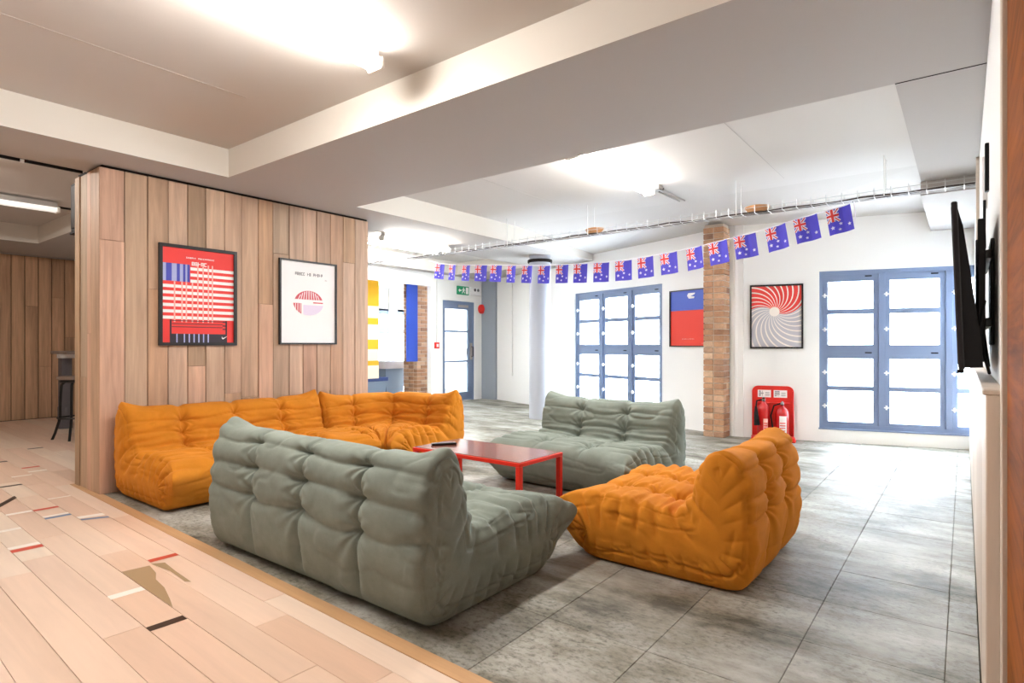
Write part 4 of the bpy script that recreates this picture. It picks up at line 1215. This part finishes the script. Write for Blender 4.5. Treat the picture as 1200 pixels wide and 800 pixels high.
# ------------------------------------------------------------------ lobby seen through the shopfront opening
yb = thing('striped_banner', 'hanging yellow and cream striped banner beyond the left opening', 'banner', (7.13, 8.9, 0))
for za, zb, mm in ((1.90, 2.5, 'banner_yellow'), (1.67, 1.90, 'banner_cream'), (1.55, 1.67, 'banner_yellow'), (1.26, 1.55, 'banner_cream'), (1.08, 1.26, 'banner_yellow'), (.86, 1.08, 'banner_cream'), (.77, .86, 'banner_yellow'), (.52, .77, 'banner_cream')):
    MB().box(-.22, .22, 0, .012, za, zb).build('band', mm, yb)
MB().tube([(-.26, .006, 2.5), (.26, .006, 2.5)], .012, 8).build('rod', 'fitting_grey', yb)
for x in (-.2, .2): MB().tube([(x, .006, 2.5), (x, .006, SOFFIT)], .004, 6).build('cord', 'cable_white', yb)
bb = thing('blue_banner', 'plain blue hanging banner beside the brick pier beyond the opening', 'banner', (7.86, 8.52, 0))
MB().box(-.145, .145, 0, .012, .835, 2.5).build('cloth', 'banner_blue', bb)
MB().tube([(-.18, .006, 2.5), (.18, .006, 2.5)], .012, 8).build('rod', 'fitting_grey', bb)
for x in (-.13, .13): MB().tube([(x, .006, 2.5), (x, .006, SOFFIT)], .004, 6).build('cord', 'cable_white', bb)
br = thing('brick_pier', 'brick pier beyond the opening next to the blue banner', 'pier', (8.34, 8.85, 0))
MB().box(-.22, .2, -.19, .2, 0, 2.55).build('core', 'mortar', br)
zz = .004; row = 0
while zz < 2.48:
    off = 0 if row % 2 == 0 else -.11
    for k in range(3):
        a = -.23 + off + k * .225; b = a + .215
        a = max(a, -.23); b = min(b, .21)
        if b - a > .03: MB().cbox(a, b, -.2, -.1, zz, zz + .065, .004).build('brick', 'brick', br)
    for k in range(2): MB().cbox(-.232, -.19, -.09 + k * .145, .05 + k * .145, zz, zz + .065, .004).build('brick', 'brick', br)
    zz += .0755; row += 1
lb = thing('litter_bin', 'grey lidded litter bin standing beyond the left opening', 'bin', (8.03, 9.44, 0))
def frustum(x0, x1, y0, y1, z0, a0, a1, b0, b1, z1, mb):
    n = len(mb.v); mb.v += [(x0, y0, z0), (x1, y0, z0), (x1, y1, z0), (x0, y1, z0), (a0, b0, z1), (a1, b0, z1), (a1, b1, z1), (a0, b1, z1)]
    for f in ((0, 3, 2, 1), (4, 5, 6, 7), (0, 1, 5, 4), (1, 2, 6, 5), (2, 3, 7, 6), (3, 0, 4, 7)): mb.f.append(tuple(n + i for i in f)); mb.m.append(0)
    return mb
frustum(-.20, .20, -.2, .2, 0, -.27, .27, -.26, .26, .68, MB()).build('body', 'bin_grey', lb)
frustum(-.31, .31, -.30, .30, .68, -.26, .26, -.26, .26, .83, MB()).build('lid', 'bin_lid', lb)
MB().tube([(-.2, .31, .70), (.2, .31, .70)], .015, 8).build('handle', 'bin_grey', lb)
lb2 = thing('recycling_crate', 'low dark blue crate under the yellow banner beyond the opening', 'crate', (7.3, 9.2, 0))
frustum(-.26, .26, -.2, .2, 0, -.30, .30, -.24, .24, .46, MB()).build('body', 'bin_grey', lb2)
MB().cbox(-.32, .32, -.26, .26, .46, .53, .006).build('rim', 'bin_blue', lb2)
# glazed lobby front
lf = struct(empty('window_3', (0, 11.6, 0)))
MB().box(8.0, 11.4, -.04, .04, 2.02, SOFFIT).build('head_panel', 'fitting_grey', lf)
MB().cbox(9.86, 10.12, -.08, .08, 1.1, SOFFIT, .004).build('post', 'fitting_white', lf)
for z in (1.93, 1.44): MB().box(8.4, 11.4, -.04, .04, z, z + .14).build('transom', 'blue_frame', lf)
for x in (8.4, 11.0): MB().box(x - .05, x + .05, -.05, .05, 0, 2.02).build('mullion', 'fitting_white', lf)
for a, b in ((8.45, 10.95),): MB().box(a, b, -.004, .004, .02, 1.42).build('pane', 'pane_glass', lf)
struct(MB().box(3.75, 8.4, 11.6, 11.8, -.01, SOFFIT + .01).build('wall_lobby', 'white_paint'))

# ------------------------------------------------------------------ television on the right wall
tv = thing('television', 'black flat television seen edge-on, mounted on the right wall', 'television', (2.95, 0, 1.36))
TL = Matrix.Rotation(-.03, 4, 'X')
h_ = .285
tilt = lambda y, z: (y + .022 * (z / h_), z)
def tvbox(mb, x0, x1, y0, y1, z0, z1, c=.004):
    n = len(mb.v); mb.cbox(x0, x1, y0, y1, z0, z1, c)
    for i in range(n, len(mb.v)):
        a, b, d = mb.v[i]; mb.v[i] = (a, b + .010 * d / h_, d)
    return mb
tvbox(MB(), -.47, .47, .008, .026, -h_, h_, .004).build('bezel', 'black_plastic', tv)
tvbox(MB(), -.455, .455, .0255, .027, -h_ + .02, h_ - .015, .0005).build('screen', 'screen', tv)
m = MB()
prof = [(.010, .27), (-.004, .20), (-.018, .05), (-.030, -.10), (-.040, -.20), (-.040, -.275), (.010, -.278)]
n = len(prof)
m.v = [(-.46, y + .010 * z / h_, z) for y, z in prof] + [(.46, y + .010 * z / h_, z) for y, z in prof]
m.f = [tuple(range(n)), tuple(range(2 * n - 1, n - 1, -1))] + [(i, n + i, n + (i + 1) % n, (i + 1) % n) for i in range(n)]; m.m = [0] * len(m.f)
m.build('back_housing', 'black', tv)
MB().cbox(-.44, -.38, .0, .02, -h_ - .012, -h_, .002).build('foot_stub', 'black', tv)
tm = thing('tv_bracket', 'black articulated wall bracket holding the television', 'bracket', (2.95, RW, 1.36))
MB().cbox(-.12, .12, 0, .012, -.2, .2, .003).build('wall_plate', 'black_metal', tm)
MB().cbox(-.28, -.245, .030, .052, -.26, .25, .003).build('upright', 'black_metal', tm)
MB().cbox(.245, .28, .030, .052, -.26, .25, .003).build('upright', 'black_metal', tm)
for z in (-.12, .12): MB().cbox(-.30, .30, .012, .032, z - .015, z + .015, .003).build('cross_bar', 'black_metal', tm)
tcb = thing('tv_cable', 'black cable hanging down the right wall behind the television', 'cable', (2.75, RW, 1.36))
MB().tube([(.9, .012, .50), (.85, .014, .35), (.5, .02, .22), (.2, .045, .12), (.05, .04, 0), (.0, .035, -.15), (.02, .02, -.28)], .006, 8).build('lead', 'black', tcb, True)
MB().tube([(-.2, .035, -.05), (-.22, .05, -.15), (-.18, .04, -.22), (-.1, .02, -.3)], .005, 8).build('lead', 'black', tcb, True)
tk = thing('wall_trunking', 'short white cable trunking high on the right wall', 'trunking', (3.7, RW, 1.83))
MB().cbox(-.03, .03, 0, .02, 0, .25, .003).build('cover', 'latch_white', tk)
ab = thing('aerial_socket', 'slim black aerial bar fixed high on the right wall', 'socket', (3.45, RW, 1.86))
MB().cbox(-.02, .02, 0, .016, 0, .22, .003).build('body', 'black', ab)

# ------------------------------------------------------------------ left bay: speaker, bar table, stool
spk = thing('wall_speaker', 'tall black loudspeaker fixed behind the end of the timber wall', 'speaker', (1.735, 6.02, 2.13))
MB().cbox(-.05, .07, -.10, .10, 0, .42, .008).build('cabinet', 'black', spk)
MB().cbox(-.056, -.05, -.08, .08, .03, .39, .002).build('grille', 'black_plastic', spk)
MB().cbox(-.02, .02, -.165, -.1, .1, .25, .004).build('bracket', 'black_metal', spk)
MB().cbox(-.06, .07, -.10, .10, -.02, 0, .004).build('base', 'black', spk)
btb = thing('bar_table', 'tall bar table with dark pedestal behind the timber wall', 'table', (3.1, 9.78, 0))
MB().cbox(-.55, .45, -.36, .34, 1.035, 1.075, .004).build('tabletop', 'seat_wood', btb)
for x in (-.44, .30):
    MB().cbox(x - .06, x + .06, .04, .20, .03, 1.036, .004).build('pedestal', 'paper_dark', btb)
    MB().lathe([(.085, 0), (.085, .30), (.07, .32)], 20, (x, .12, 0)).build('base', 'paper_dark', btb, True)
    MB().box(x - .1, x + .16, -.1, .1, .98, 1.036).build('bearer', 'seat_wood', btb)
stl = thing('bar_stool', 'black metal bar stool with a dark wooden seat by the bar table', 'stool', (2.44, 8.70, 0))
MB().lathe([(.17, .735), (.185, .74), (.185, .765), (.175, .775)], 28).build('seat', 'seat_wood', stl, True)
MB().lathe([(.15, .70), (.16, .705), (.16, .735)], 28).build('seat_ring', 'black_metal', stl, True)
for k in range(4):
    a = math.radians(150) + k * PI / 2; c_, s_ = math.cos(a), math.sin(a)
    MB().tube([(c_ * .10, s_ * .10, .71), (c_ * .14, s_ * .14, .67), (c_ * .15, s_ * .15, .52), (c_ * .155, s_ * .155, .26), (c_ * .205, s_ * .205, .08), (c_ * .235, s_ * .235, .0)], .015, 8).build('leg', 'black_metal', stl, True)
MB().tube([(.175 * math.cos(2 * PI * i / 28), .175 * math.sin(2 * PI * i / 28), .27) for i in range(28)], .011, 6, closed=True).build('foot_ring', 'black_metal', stl, True)
